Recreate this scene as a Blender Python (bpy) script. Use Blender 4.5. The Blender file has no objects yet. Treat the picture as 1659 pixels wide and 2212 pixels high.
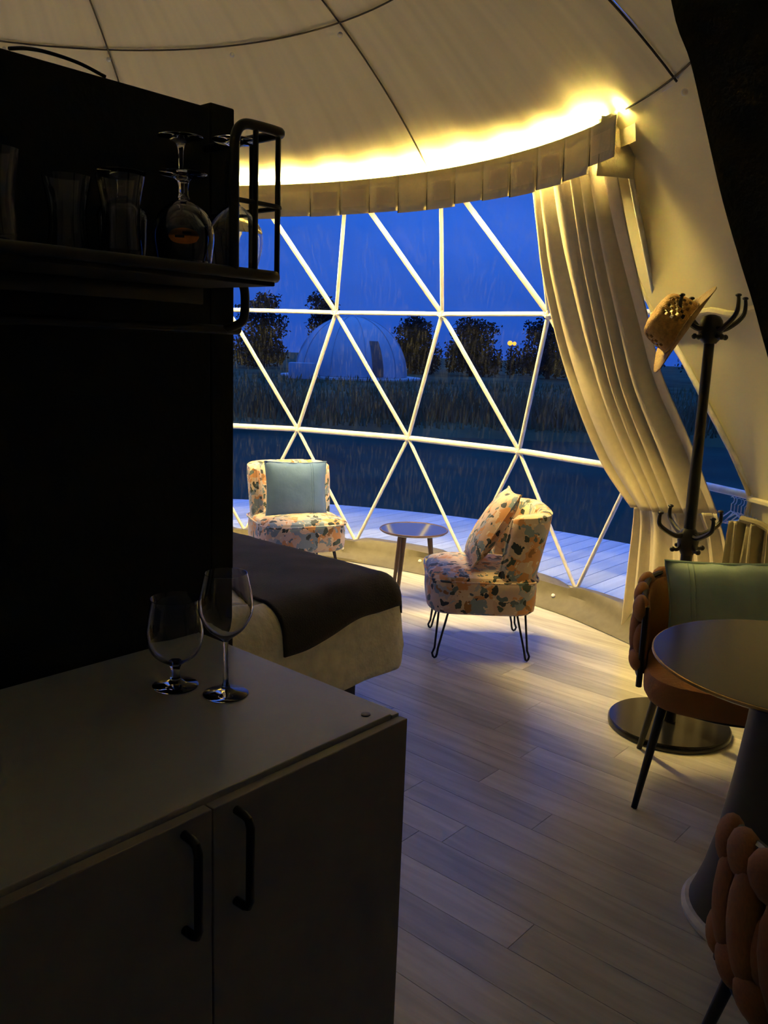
import bpy, bmesh, math, random
from mathutils import Vector, Matrix, noise

random.seed(7)
SC = bpy.context.scene
COL = SC.collection
PI = math.pi
D2R = PI / 180

# ------------------------------------------------------------------ camera
cam_d = bpy.data.cameras.new('camera')
cam_d.sensor_fit = 'VERTICAL'
cam_d.sensor_height = 36.0
cam_d.lens = 1838.6 / 2212 * 36.0
cam_d.clip_start = 0.02
cam_d.clip_end = 500
cam = bpy.data.objects.new('camera', cam_d)
COL.objects.link(cam)
R_ = Vector((0.99931816, 0.00704592, 0.03624308))
U_ = Vector((-0.03692162, 0.19070435, 0.98095293))
F_ = Vector((0.0, 0.98162223, -0.19083446))
cam.matrix_world = Matrix(((R_.x, U_.x, -F_.x, 0), (R_.y, U_.y, -F_.y, 0), (R_.z, U_.z, -F_.z, 1.5), (0, 0, 0, 1)))
SC.camera = cam

# ------------------------------------------------------------------ world: dusk sky
SKY_STRENGTH = 1.0
LED_STRENGTH = 1080.0
w = bpy.data.worlds.new('dusk')
SC.world = w
w.use_nodes = True
nt = w.node_tree
nt.nodes.clear()
out = nt.nodes.new('ShaderNodeOutputWorld')
bg = nt.nodes.new('ShaderNodeBackground')
tc = nt.nodes.new('ShaderNodeTexCoord')
sep = nt.nodes.new('ShaderNodeSeparateXYZ')
ramp = nt.nodes.new('ShaderNodeValToRGB')
nz = nt.nodes.new('ShaderNodeTexNoise')
mp = nt.nodes.new('ShaderNodeMapping')
mp.inputs['Scale'].default_value = (1.5, 1.5, 6)
nz.inputs['Scale'].default_value = 3.0
nz.inputs['Detail'].default_value = 5
mx = nt.nodes.new('ShaderNodeMix'); mx.data_type = 'RGBA'; mx.blend_type = 'MULTIPLY'
mx.inputs[0].default_value = 1.0
r2 = nt.nodes.new('ShaderNodeValToRGB')
r2.color_ramp.elements[0].position = 0.3; r2.color_ramp.elements[0].color = (0.86, 0.88, 0.90, 1)
r2.color_ramp.elements[1].position = 0.7; r2.color_ramp.elements[1].color = (1.10, 1.08, 1.06, 1)
e = ramp.color_ramp.elements
e[0].position = 0.0; e[0].color = (0.016, 0.085, 0.50, 1)
e[1].position = 1.0; e[1].color = (0.11, 0.44, 1.80, 1)
m = ramp.color_ramp.elements.new(0.14); m.color = (0.022, 0.120, 0.66, 1)
m = ramp.color_ramp.elements.new(0.36); m.color = (0.030, 0.140, 0.74, 1)
L = nt.links.new
L(tc.outputs['Generated'], sep.inputs[0]); L(sep.outputs['Z'], ramp.inputs[0])
L(tc.outputs['Generated'], mp.inputs[0]); L(mp.outputs[0], nz.inputs['Vector']); L(nz.outputs[0], r2.inputs[0])
L(ramp.outputs[0], mx.inputs[6]); L(r2.outputs[0], mx.inputs[7]); L(mx.outputs[2], bg.inputs[0])
bg.inputs[1].default_value = SKY_STRENGTH
L(bg.outputs[0], out.inputs[0])

SC.view_settings.view_transform = 'Standard'
SC.view_settings.look = 'None'
SC.view_settings.gamma = 1.0
SC.view_settings.use_curve_mapping = False
SC.view_settings.exposure = 0.0
SC.cycles.use_light_tree = False
SC.cycles.max_bounces = 8
SC.cycles.diffuse_bounces = 5
SC.cycles.glossy_bounces = 3
SC.cycles.transparent_max_bounces = 10
SC.cycles.transmission_bounces = 8
SC.cycles.caustics_reflective = False
SC.cycles.caustics_refractive = False
SC.cycles.sample_clamp_indirect = 8.0

# ------------------------------------------------------------------ materials
def newmat(name):
    mt = bpy.data.materials.new(name); mt.use_nodes = True
    n = mt.node_tree.nodes; l = mt.node_tree.links
    return mt, n, l, n['Principled BSDF']

def M(name, col, rough=0.5, metal=0.0, var=0.12, scale=20, bump=0.0, bscale=80, stretch=(1, 1, 1), spec=0.5, sheen=0.0, coat=0.0):
    mt, n, l, b = newmat(name)
    b.inputs['Roughness'].default_value = rough
    b.inputs['Metallic'].default_value = metal
    b.inputs['Specular IOR Level'].default_value = spec
    b.inputs['Sheen Weight'].default_value = sheen
    b.inputs['Coat Weight'].default_value = coat
    t = n.new('ShaderNodeTexCoord'); mpp = n.new('ShaderNodeMapping'); mpp.inputs['Scale'].default_value = stretch
    l.new(t.outputs['Object'], mpp.inputs[0])
    nn = n.new('ShaderNodeTexNoise'); nn.inputs['Scale'].default_value = scale; nn.inputs['Detail'].default_value = 4
    l.new(mpp.outputs[0], nn.inputs['Vector'])
    r = n.new('ShaderNodeValToRGB')
    r.color_ramp.elements[0].position = 0.3; r.color_ramp.elements[1].position = 0.7
    r.color_ramp.elements[0].color = tuple(c * (1 - var) for c in col) + (1,)
    r.color_ramp.elements[1].color = tuple(min(1, c * (1 + var)) for c in col) + (1,)
    l.new(nn.outputs[0], r.inputs[0]); l.new(r.outputs[0], b.inputs['Base Color'])
    if bump:
        n2 = n.new('ShaderNodeTexNoise'); n2.inputs['Scale'].default_value = bscale; n2.inputs['Detail'].default_value = 3
        l.new(mpp.outputs[0], n2.inputs['Vector'])
        bp = n.new('ShaderNodeBump'); bp.inputs['Strength'].default_value = bump; bp.inputs['Distance'].default_value = 0.01
        l.new(n2.outputs[0], bp.inputs['Height']); l.new(bp.outputs[0], b.inputs['Normal'])
    return mt

def M_lining(name, col):
    mt, n, l, b = newmat(name); n.remove(b)
    d = n.new('ShaderNodeBsdfDiffuse'); t = n.new('ShaderNodeTexCoord')
    # streaks of the stretched cloth run from the crown to the edge: noise over the angle round the axis
    sp = n.new('ShaderNodeSeparateXYZ'); at = n.new('ShaderNodeMath'); at.operation = 'ARCTAN2'
    l.new(t.outputs['Object'], sp.inputs[0]); l.new(sp.outputs['Y'], at.inputs[0]); l.new(sp.outputs['X'], at.inputs[1])
    cb = n.new('ShaderNodeCombineXYZ'); l.new(at.outputs[0], cb.inputs[0]); l.new(sp.outputs['Z'], cb.inputs[1])
    mp_ = n.new('ShaderNodeMapping'); mp_.inputs['Scale'].default_value = (26, 1.4, 1); l.new(cb.outputs[0], mp_.inputs[0])
    nn = n.new('ShaderNodeTexNoise'); nn.inputs['Scale'].default_value = 1.0; nn.inputs['Detail'].default_value = 1.5
    l.new(mp_.outputs[0], nn.inputs['Vector'])
    r = n.new('ShaderNodeValToRGB'); r.color_ramp.elements[0].position = 0.3; r.color_ramp.elements[1].position = 0.7
    r.color_ramp.elements[0].color = tuple(c * 0.91 for c in col) + (1,); r.color_ramp.elements[1].color = tuple(min(1, c * 1.05) for c in col) + (1,)
    l.new(nn.outputs[0], r.inputs[0]); l.new(r.outputs[0], d.inputs[0]); l.new(d.outputs[0], n['Material Output'].inputs[0])
    return mt

def M_glass(name, tint=(1, 1, 1), rough=0.0):
    mt, n, l, b = newmat(name)
    b.inputs['Base Color'].default_value = tint + (1,)
    b.inputs['Roughness'].default_value = rough
    b.inputs['Transmission Weight'].default_value = 1.0
    b.inputs['IOR'].default_value = 1.47
    return mt

def M_pane(name):
    mt, n, l, b = newmat(name)
    o = n['Material Output']
    tr = n.new('ShaderNodeBsdfTransparent'); tr.inputs[0].default_value = (0.97, 0.98, 1.0, 1)
    gl = n.new('ShaderNodeBsdfGlossy'); gl.inputs['Roughness'].default_value = 0.08
    df = n.new('ShaderNodeBsdfDiffuse'); df.inputs[0].default_value = (0.6, 0.65, 0.7, 1)
    t = n.new('ShaderNodeTexCoord')
    n1 = n.new('ShaderNodeTexNoise'); n1.inputs['Scale'].default_value = 7; n1.inputs['Detail'].default_value = 3
    l.new(t.outputs['Object'], n1.inputs['Vector'])
    bp = n.new('ShaderNodeBump'); bp.inputs['Strength'].default_value = 0.35; bp.inputs['Distance'].default_value = 0.05
    l.new(n1.outputs[0], bp.inputs['Height']); l.new(bp.outputs[0], gl.inputs['Normal'])
    mp_ = n.new('ShaderNodeMapping'); mp_.inputs['Rotation'].default_value = (0.4, 0.5, 0.6); mp_.inputs['Scale'].default_value = (30, 4, 4)
    l.new(t.outputs['Object'], mp_.inputs[0])
    n2 = n.new('ShaderNodeTexNoise'); n2.inputs['Scale'].default_value = 3; n2.inputs['Detail'].default_value = 3
    l.new(mp_.outputs[0], n2.inputs['Vector'])
    rr = n.new('ShaderNodeValToRGB'); rr.color_ramp.elements[0].position = 0.50; rr.color_ramp.elements[1].position = 0.85
    rr.color_ramp.elements[0].color = (0.004, 0.004, 0.004, 1); rr.color_ramp.elements[1].color = (0.05, 0.05, 0.05, 1)
    l.new(n2.outputs[0], rr.inputs[0])
    fr = n.new('ShaderNodeLayerWeight'); fr.inputs[0].default_value = 0.25
    pw = n.new('ShaderNodeMath'); pw.operation = 'POWER'; pw.inputs[1].default_value = 3.0
    l.new(fr.outputs['Facing'], pw.inputs[0])
    pm = n.new('ShaderNodeMath'); pm.operation = 'MULTIPLY_ADD'; pm.inputs[1].default_value = 0.30; pm.inputs[2].default_value = 0.012
    l.new(pw.outputs[0], pm.inputs[0])
    a = n.new('ShaderNodeMixShader'); c = n.new('ShaderNodeMixShader')
    l.new(pm.outputs[0], a.inputs[0]); l.new(tr.outputs[0], a.inputs[1]); l.new(gl.outputs[0], a.inputs[2])
    l.new(rr.outputs[0], c.inputs[0]); l.new(a.outputs[0], c.inputs[1]); l.new(df.outputs[0], c.inputs[2])
    l.new(c.outputs[0], o.inputs[0])
    return mt

def M_cloth(name, col, trans=0.25, var=0.06, bump=0.3, stretch=(1, 1, 1), scale=8, bscale=60):
    mt = M(name, col, 0.85, 0, var, scale, bump, bscale, stretch, spec=0.2)
    n = mt.node_tree.nodes; l = mt.node_tree.links
    b = n['Principled BSDF']; o = n['Material Output']
    tl = n.new('ShaderNodeBsdfTranslucent'); tl.inputs[0].default_value = col + (1,)
    mi = n.new('ShaderNodeMixShader'); mi.inputs[0].default_value = trans
    l.new(b.outputs[0], mi.inputs[1]); l.new(tl.outputs[0], mi.inputs[2]); l.new(mi.outputs[0], o.inputs[0])
    return mt

def M_emit(name, col, s):
    mt, n, l, b = newmat(name)
    b.inputs['Base Color'].default_value = (0.02, 0.02, 0.02, 1)
    b.inputs['Emission Color'].default_value = col + (1,)
    b.inputs['Emission Strength'].default_value = s
    return mt

def M_wood(name, c1, c2, rough, axis_scale, per_object=0.25, bump=0.1, coat=0.0):
    mt, n, l, b = newmat(name)
    b.inputs['Roughness'].default_value = rough
    b.inputs['Coat Weight'].default_value = coat
    t = n.new('ShaderNodeTexCoord'); oi = n.new('ShaderNodeObjectInfo')
    ad = n.new('ShaderNodeVectorMath'); ad.operation = 'ADD'
    sc = n.new('ShaderNodeVectorMath'); sc.operation = 'SCALE'; sc.inputs[0].default_value = (17, 31, 13)
    l.new(oi.outputs['Random'], sc.inputs['Scale'])
    l.new(t.outputs['Object'], ad.inputs[0]); l.new(sc.outputs[0], ad.inputs[1])
    mpp = n.new('ShaderNodeMapping'); mpp.inputs['Scale'].default_value = axis_scale
    l.new(ad.outputs[0], mpp.inputs[0])
    n1 = n.new('ShaderNodeTexNoise'); n1.inputs['Scale'].default_value = 1.0; n1.inputs['Detail'].default_value = 7; n1.inputs['Distortion'].default_value = 0.4
    l.new(mpp.outputs[0], n1.inputs['Vector'])
    r = n.new('ShaderNodeValToRGB'); r.color_ramp.elements[0].position = 0.3; r.color_ramp.elements[1].position = 0.72
    r.color_ramp.elements[0].color = c1 + (1,); r.color_ramp.elements[1].color = c2 + (1,)
    l.new(n1.outputs[0], r.inputs[0])
    hs = n.new('ShaderNodeHueSaturation')
    mr = n.new('ShaderNodeMapRange'); mr.inputs[3].default_value = 1 - per_object; mr.inputs[4].default_value = 1 + per_object
    l.new(oi.outputs['Random'], mr.inputs[0]); l.new(mr.outputs[0], hs.inputs['Value']); l.new(r.outputs[0], hs.inputs['Color'])
    l.new(hs.outputs[0], b.inputs['Base Color'])
    bp = n.new('ShaderNodeBump'); bp.inputs['Strength'].default_value = bump; bp.inputs['Distance'].default_value = 0.004
    l.new(n1.outputs[0], bp.inputs['Height']); l.new(bp.outputs[0], b.inputs['Normal'])
    return mt

def M_floral(name):
    mt, n, l, b = newmat(name)
    b.inputs['Roughness'].default_value = 0.75; b.inputs['Sheen Weight'].default_value = 0.2
    t = n.new('ShaderNodeTexCoord')
    wn = n.new('ShaderNodeTexNoise'); wn.inputs['Scale'].default_value = 16; wn.inputs['Detail'].default_value = 3
    l.new(t.outputs['Object'], wn.inputs['Vector'])
    sub = n.new('ShaderNodeVectorMath'); sub.operation = 'MULTIPLY_ADD'
    sub.inputs[1].default_value = (0.11, 0.11, 0.11)
    l.new(wn.outputs['Color'], sub.inputs[0]); l.new(t.outputs['Object'], sub.inputs[2])
    def layer(scale, stops, seed):
        mpp = n.new('ShaderNodeMapping'); mpp.inputs['Location'].default_value = (seed, seed * 1.7, seed * 0.6)
        l.new(sub.outputs[0], mpp.inputs[0])
        v = n.new('ShaderNodeTexVoronoi'); v.inputs['Scale'].default_value = scale
        l.new(mpp.outputs[0], v.inputs['Vector'])
        s = n.new('ShaderNodeSeparateColor'); l.new(v.outputs['Color'], s.inputs[0])
        r = n.new('ShaderNodeValToRGB'); r.color_ramp.interpolation = 'CONSTANT'
        els = r.color_ramp.elements
        for i, (p, c) in enumerate(stops):
            if i < 2:
                els[i].position = p; els[i].color = c + (1,)
            else:
                x = els.new(p); x.color = c + (1,)
        l.new(s.outputs[0], r.inputs[0])
        return v, s, r
    v1, s1, ra = layer(19, [(0.0, (0.60, 0.42, 0.34)), (0.20, (0.70, 0.55, 0.44)), (0.42, (0.62, 0.30, 0.13)), (0.56, (0.20, 0.27, 0.38)), (0.74, (0.66, 0.50, 0.44)), (0.88, (0.42, 0.42, 0.50))], 0.0)
    v2, s2, rb = layer(21, [(0.0, (0.02, 0.035, 0.045)), (0.5, (0.10, 0.15, 0.20)), (0.7, (0.30, 0.14, 0.05)), (0.85, (0.04, 0.07, 0.07))], 3.1)
    # dark leaves: only some cells, only their middles
    a = n.new('ShaderNodeMath'); a.operation = 'LESS_THAN'; a.inputs[1].default_value = 0.42
    l.new(v2.outputs['Distance'], a.inputs[0])
    g = n.new('ShaderNodeMath'); g.operation = 'GREATER_THAN'; g.inputs[1].default_value = 0.40
    l.new(s2.outputs[1], g.inputs[0])
    mu = n.new('ShaderNodeMath'); mu.operation = 'MULTIPLY'; l.new(a.outputs[0], mu.inputs[0]); l.new(g.outputs[0], mu.inputs[1])
    # thin veins between blossoms
    v3, s3, rc = layer(38, [(0.0, (0.80, 0.70, 0.60)), (0.4, (0.62, 0.30, 0.14)), (0.7, (0.36, 0.42, 0.52))], 7.7)
    a3 = n.new('ShaderNodeMath'); a3.operation = 'LESS_THAN'; a3.inputs[1].default_value = 0.30
    l.new(v3.outputs['Distance'], a3.inputs[0])
    g3 = n.new('ShaderNodeMath'); g3.operation = 'GREATER_THAN'; g3.inputs[1].default_value = 0.55
    l.new(s3.outputs[1], g3.inputs[0])
    m3 = n.new('ShaderNodeMath'); m3.operation = 'MULTIPLY'; l.new(a3.outputs[0], m3.inputs[0]); l.new(g3.outputs[0], m3.inputs[1])
    x1 = n.new('ShaderNodeMix'); x1.data_type = 'RGBA'
    l.new(m3.outputs[0], x1.inputs[0]); l.new(ra.outputs[0], x1.inputs[6]); l.new(rc.outputs[0], x1.inputs[7])
    x2 = n.new('ShaderNodeMix'); x2.data_type = 'RGBA'
    l.new(mu.outputs[0], x2.inputs[0]); l.new(x1.outputs[2], x2.inputs[6]); l.new(rb.outputs[0], x2.inputs[7])
    l.new(x2.outputs[2], b.inputs['Base Color'])
    return mt

MAT = dict(
    lining=M_lining('lining', (0.82, 0.755, 0.485)),
    baylining=M_lining('bay_lining', (0.56, 0.52, 0.40)),  # darker lining copy: the unseen bay's dimness is put into its colour
    seam=M('seam_dark', (0.05, 0.04, 0.03), 0.9),
    rivet=M('rivet_white', (0.85, 0.83, 0.78), 0.35),
    strut=M('strut_white', (0.88, 0.86, 0.80), 0.35),
    pane=M_pane('clear_vinyl'),
    skirt=M('skirt_vinyl', (0.12, 0.105, 0.072), 0.6, bump=0.25, bscale=9),
    flap=M('outer_flap', (0.55, 0.47, 0.32), 0.6, bump=0.2, bscale=12),
    valance=M_cloth('valance_cloth', (0.72, 0.66, 0.47), 0.17, 0.08),
    patch=M_cloth('valance_patch', (0.85, 0.76, 0.56), 0.38, 0.08),  # paler than the flaps: light showing through is put into the colour
    curtain=M_cloth('curtain_cloth', (0.72, 0.64, 0.47), 0.16, 0.05, 0.2, (1, 1, 1), 30, 300),
    tailcloth=M_cloth('curtain_tail_cloth', (0.36, 0.32, 0.20), 0.05, 0.1),
    led=M_emit('led_warm', (1.0, 0.72, 0.19), LED_STRENGTH),
    plank=M_wood('floor_oak', (0.47, 0.45, 0.40), (0.68, 0.66, 0.60), 0.24, (3.0, 26, 26), 0.20, 0.12),
    subfloor=M('subfloor', (0.12, 0.10, 0.08), 0.8),
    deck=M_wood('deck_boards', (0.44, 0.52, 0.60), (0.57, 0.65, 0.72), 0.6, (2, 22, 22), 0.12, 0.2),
    black=M('black_metal', (0.012, 0.012, 0.012), 0.38, 0.3),
    gloss=M('black_enamel', (0.012, 0.012, 0.013), 0.16, 0.0),
    blackwall=M('black_board', (0.006, 0.006, 0.006), 0.75, bump=0.1, spec=0.2),
    darkwood=M_wood('dark_shelf_wood', (0.008, 0.006, 0.004), (0.022, 0.016, 0.010), 0.7, (3, 30, 30), 0.0),
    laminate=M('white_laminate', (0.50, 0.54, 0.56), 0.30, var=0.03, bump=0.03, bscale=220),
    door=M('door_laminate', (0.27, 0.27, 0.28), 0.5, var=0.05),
    glass=M_glass('clear_glass'),
    emblem=M('orange_print', (0.55, 0.19, 0.03), 0.5, var=0.4, scale=60),
    spread=M('cream_bedspread', (0.85, 0.79, 0.60), 0.9, bump=0.6, bscale=40, stretch=(1, 0.3, 1), spec=0.1),
    throw=M('black_throw', (0.014, 0.013, 0.014), 0.95, bump=0.25, bscale=200, spec=0.1, sheen=0.15),
    floral=M_floral('floral_fabric'),
    teal=M('teal_velvet', (0.080, 0.165, 0.40), 0.7, var=0.12, scale=6, bump=0.3, bscale=18, sheen=0.15),
    sage=M('sage_velvet', (0.42, 0.58, 0.48), 0.75, var=0.12, scale=6, bump=0.3, bscale=18, sheen=0.1),
    rust=M('rust_velvet', (0.22, 0.085, 0.016), 0.7, var=0.15, scale=9, bump=0.2, bscale=90, sheen=0.05),
    rustseat=M('rust_seat_velvet', (0.26, 0.105, 0.022), 0.7, var=0.1, scale=9, bump=0.2, bscale=90, sheen=0.05),
    tabletop=M('dark_tabletop', (0.022, 0.022, 0.022), 0.20, var=0.25, scale=30),
    brass=M('brass_rim', (0.60, 0.40, 0.16), 0.30, 0.9),
    pedestal=M('slate_pedestal', (0.018, 0.021, 0.027), 0.45),
    whitebase=M('white_base', (0.75, 0.73, 0.70), 0.4),
    sidetop=M('mirror_table_top', (0.30, 0.32, 0.36), 0.10, 0.9, var=0.05),
    walnut=M_wood('leg_walnut', (0.10, 0.06, 0.035), (0.20, 0.13, 0.08), 0.5, (30, 30, 4), 0.1),
    copper=M('copper_rim', (0.35, 0.22, 0.16), 0.3, 0.9),
    straw=M('straw', (0.42, 0.24, 0.055), 0.7, var=0.25, scale=60, bump=0.6, bscale=150),
    strawband=M('straw_brim', (0.30, 0.19, 0.07), 0.7, var=0.25, scale=60, bump=0.5, bscale=150),
    hanger=M('clear_plastic', (0.75, 0.78, 0.82), 0.15),
    drape_dark=M('blackout_cloth', (0.065, 0.056, 0.036), 0.9, bump=0.4, bscale=120, spec=0.1),
    water=M('pond_water', (0.014, 0.040, 0.024), 0.55, var=0.35, scale=0.6, bump=0.3, bscale=1.6, spec=0.03),
    bank=M('bank_grass', (0.040, 0.060, 0.030), 0.95, var=0.55, scale=0.35, bump=0.5, bscale=3, spec=0.1),
    blade=M('grass_blades', (0.085, 0.095, 0.045), 0.9, var=0.5, scale=0.5, spec=0.1),
    reed=M('dry_reeds', (0.16, 0.11, 0.055), 0.9, var=0.4, scale=1.0, spec=0.1),
    leaf=M('dark_foliage', (0.020, 0.022, 0.020), 0.9, var=0.5, scale=0.8, spec=0.1),
    bark=M('bark', (0.03, 0.024, 0.02), 0.9),
    dome_skin=M('dome_vinyl', (0.30, 0.34, 0.40), 0.35, var=0.12, scale=0.5, bump=0.3, bscale=3, coat=0.6),
    dome_dark=M('dome_doorway', (0.05, 0.045, 0.045), 0.5),
    dome_deck=M('dome_platform', (0.45, 0.46, 0.48), 0.6),
    amber=M_emit('amber_lamp', (1.0, 0.46, 0.04), 1.7),
)

# ------------------------------------------------------------------ helpers
class MB:
    def __init__(s): s.v = []; s.f = []
    def add(s, v, f):
        o = len(s.v); s.v += [tuple(p) for p in v]; s.f += [tuple(i + o for i in q) for q in f]; return s
    def grid(s, P, closed_u=False, closed_v=False):
        nu, nv = len(P), len(P[0]); v = [p for row in P for p in row]; f = []
        for i in range(nu if closed_u else nu - 1):
            for j in range(nv if closed_v else nv - 1):
                a, b = i, (i + 1) % nu; c, d = j, (j + 1) % nv
                f.append((a * nv + c, b * nv + c, b * nv + d, a * nv + d))
        return s.add(v, f)
    def tube(s, path, r, n=8, closed=False, caps=True):
        path = [Vector(p) for p in path]; k = len(path)
        rs = r if isinstance(r, (list, tuple)) else [r] * k
        prev = None; rings = []
        for i, p in enumerate(path):
            if closed: t = path[(i + 1) % k] - path[i - 1]
            else: t = path[min(i + 1, k - 1)] - path[max(i - 1, 0)]
            t.normalize()
            if prev is None:
                a = Vector((0, 0, 1)) if abs(t.z) < 0.9 else Vector((1, 0, 0))
                nrm = (a - t * a.dot(t)).normalized()
            else:
                nrm = (prev - t * prev.dot(t))
                nrm = nrm.normalized() if nrm.length > 1e-6 else prev
            prev = nrm; bn = t.cross(nrm)
            rings.append([p + (nrm * math.cos(2 * PI * j / n) + bn * math.sin(2 * PI * j / n)) * rs[i] for j in range(n)])
        o = len(s.v)
        s.grid(rings, closed_u=closed, closed_v=True)
        if not closed and caps:
            s.f.append(tuple(o + j for j in reversed(range(n))))
            s.f.append(tuple(o + (k - 1) * n + j for j in range(n)))
        return s
    def lathe(s, prof, n=32, c=(0, 0, 0), cap=True, loop=False):
        rings = [[(c[0] + r * math.cos(2 * PI * j / n), c[1] + r * math.sin(2 * PI * j / n), c[2] + z) for j in range(n)] for r, z in prof]
        o = len(s.v); s.grid(rings, closed_u=loop, closed_v=True)
        if cap:
            s.f.append(tuple(o + j for j in reversed(range(n)))); s.f.append(tuple(o + (len(prof) - 1) * n + j for j in range(n)))
        return s
    def box(s, x0, x1, y0, y1, z0, z1):
        v = [(x, y, z) for z in (z0, z1) for y in (y0, y1) for x in (x0, x1)]
        return s.add(v, [(0, 2, 3, 1), (4, 5, 7, 6), (0, 1, 5, 4), (2, 6, 7, 3), (0, 4, 6, 2), (1, 3, 7, 5)])
    def rbox(s, x0, x1, y0, y1, z0, z1, b=0.004, seg=2):
        bm = bmesh.new(); bmesh.ops.create_cube(bm, size=1)
        for q in bm.verts:
            q.co = ((x0 + x1) / 2 + q.co.x * (x1 - x0), (y0 + y1) / 2 + q.co.y * (y1 - y0), (z0 + z1) / 2 + q.co.z * (z1 - z0))
        bmesh.ops.bevel(bm, geom=bm.edges[:], offset=b, segments=seg, affect='EDGES', profile=0.5)
        bm.verts.index_update()
        s.add([q.co.copy() for q in bm.verts], [[q.index for q in f.verts] for f in bm.faces]); bm.free(); return s
    def ball(s, c, r, n=10, m=7, sc=(1, 1, 1)):
        prof = []
        for i in range(m + 1):
            a = -PI / 2 + PI * i / m; prof.append((max(1e-4, math.cos(a))* r, math.sin(a) * r))
        rings = [[(c[0] + q * math.cos(2 * PI * j / n) * sc[0], c[1] + q * math.sin(2 * PI * j / n) * sc[1], c[2] + z * sc[2]) for j in range(n)] for q, z in prof]
        return s.grid(rings, closed_v=True)
    def mesh(s, name, mt, smooth=True):
        me = bpy.data.meshes.new(name); me.from_pydata(s.v, [], s.f); me.update()
        me.materials.append(MAT[mt])
        if mt == 'glass':
            bm = bmesh.new(); bm.from_mesh(me); bmesh.ops.recalc_face_normals(bm, faces=bm.faces[:]); bm.to_mesh(me); bm.free()
        if smooth:
            me.shade_smooth(); me.set_sharp_from_angle(angle=40 * D2R)
        return me
    def build(s, name, mt, parent=None, smooth=True, label=None, world=False):
        if world and parent is not None:
            inv = parent.matrix_basis.inverted(); s.v = [tuple(inv @ Vector(p)) for p in s.v]
        o = bpy.data.objects.new(name, s.mesh(name, mt, smooth)); COL.objects.link(o)
        if parent is not None: o.parent = parent
        if label: o['label'] = label
        return o

def inst(name, me, parent, mat4, label=None):
    o = bpy.data.objects.new(name, me); COL.objects.link(o); o.parent = parent; o.matrix_basis = mat4
    if label: o['label'] = label
    return o

def tag(o, label, cat, group=None, kind=None):
    o['label'] = label; o['category'] = cat
    if group: o['group'] = group
    if kind: o['kind'] = kind
    return o

def thing(name, label, cat, loc=(0, 0, 0), rz=0.0, group=None, kind=None):
    o = bpy.data.objects.new(name, None); COL.objects.link(o); o.empty_display_size = 0.1
    o.matrix_basis = Matrix.Translation(loc) @ Matrix.Rotation(rz, 4, 'Z')
    return tag(o, label, cat, group, kind)

def solidify(o, t, off=0):
    md = o.modifiers.new('thick', 'SOLIDIFY'); md.thickness = t; md.offset = off; return o

def catmull(P, n):
    P = [Vector(p) for p in P]; outp = []
    Q = [P[0] * 2 - P[1]] + P + [P[-1] * 2 - P[-2]]
    for i in range(n):
        t = i / (n - 1) * (len(P) - 1); k = min(int(t), len(P) - 2); u = t - k
        a, b, c, d = Q[k:k + 4]
        outp.append(0.5 * ((2 * b) + (c - a) * u + (2 * a - 5 * b + 4 * c - d) * u * u + (3 * b - a - 3 * c + d) * u ** 3))
    return outp

def nz3(x, y, z): return noise.noise(Vector((x, y, z)))

# ------------------------------------------------------------------ dome geometry
CX, CY, ZC, R = -1.5225, 2.9552, 0.0605, 3.4225
PH, DP = 67.25, 14.897
EL = {'D': 43.7, 'A': 28.74, 'B': 14.03, 'C': 0.3}
def sph(lon, el, r=R):
    a, b = lon * D2R, el * D2R
    return Vector((CX + r * math.cos(b) * math.cos(a), CY + r * math.cos(b) * math.sin(a), ZC + r * math.sin(b)))
def cyl(lon, r, z):
    a = lon * D2R
    return Vector((CX + r * math.cos(a), CY + r * math.sin(a), z))
def node(ring, k, r=R): return sph(PH - DP * k, EL[ring], r)
def bulge(lon):            # the entrance bay, behind the viewer
    d = (lon + 62.8 + 180) % 360 - 180
    return 0.75 * math.exp(-(d / 24.0) ** 2)
def shell(lon, el, dr=0.0):
    return sph(lon, el, R - 0.02 + dr + bulge(lon) * min(1, max(0, (75 - el) / 25)))

# ---- ceiling lining: gores between meridian seams, ring seam at 58 degrees
ceil = thing('ceiling', 'beige fabric dome ceiling lining stitched in curved gores', 'ceiling', (CX, CY, ZC), kind='structure')
MER = [3.0, 46.3, 89.5, 132.7, 176, 219, 262, 305, 363.0]
def panel(lo0, lo1, e0, e1, nu, nv):
    P = []
    for i in range(nu + 1):
        row = []
        for j in range(nv + 1):
            a, b = i / nu, j / nv
            lon = lo0 + (lo1 - lo0) * a; el = e0 + (e1 - e0) * b
            d = -0.02 * math.sin(PI * a) * math.sin(PI * b)
            d += (0.004 * nz3(lon * 0.5, el * 0.06, 3.3) + 0.006 * nz3(lon * 0.11, el * 0.11, 1.0)) * min(1, (el - 43.7) / 7)
            row.append(shell(lon, el, d))
        P.append(row)
    return MB().grid(P)
for i in range(len(MER) - 1):
    a, b = MER[i], MER[i + 1]
    panel(a, b, EL['D'], 58.2, 40, 14).build('lining_panel', 'lining', ceil, world=True)
    panel(a, b, 58.2, 89.5, 30, 14).build('lining_panel', 'lining', ceil, world=True)
    MB().tube([shell(a, EL['D'] + (88 - EL['D']) * k / 40, -0.008) for k in range(41)], 0.0042, 6).build('seam', 'seam', ceil, world=True)
MB().tube([shell(k * 3, 58.2, -0.008) for k in range(120)], 0.0042, 6, closed=True).build('seam', 'seam', ceil, world=True)
MB().tube([shell(12.4 - k * 2, EL['D'] + 0.3, -0.006) for k in range(40)], 0.004, 6).build('seam', 'seam', ceil, world=True)
for lon, el in ((89.8, 57.4), (68.3, 57.5), (47.2, 57.4), (106, 57.6), (2.4, 43.0), (-1.0, 43.0), (25, 57.4)):
    MB().ball(shell(lon, el, -0.020), 0.012).build('rivet', 'rivet', ceil, world=True)
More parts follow.
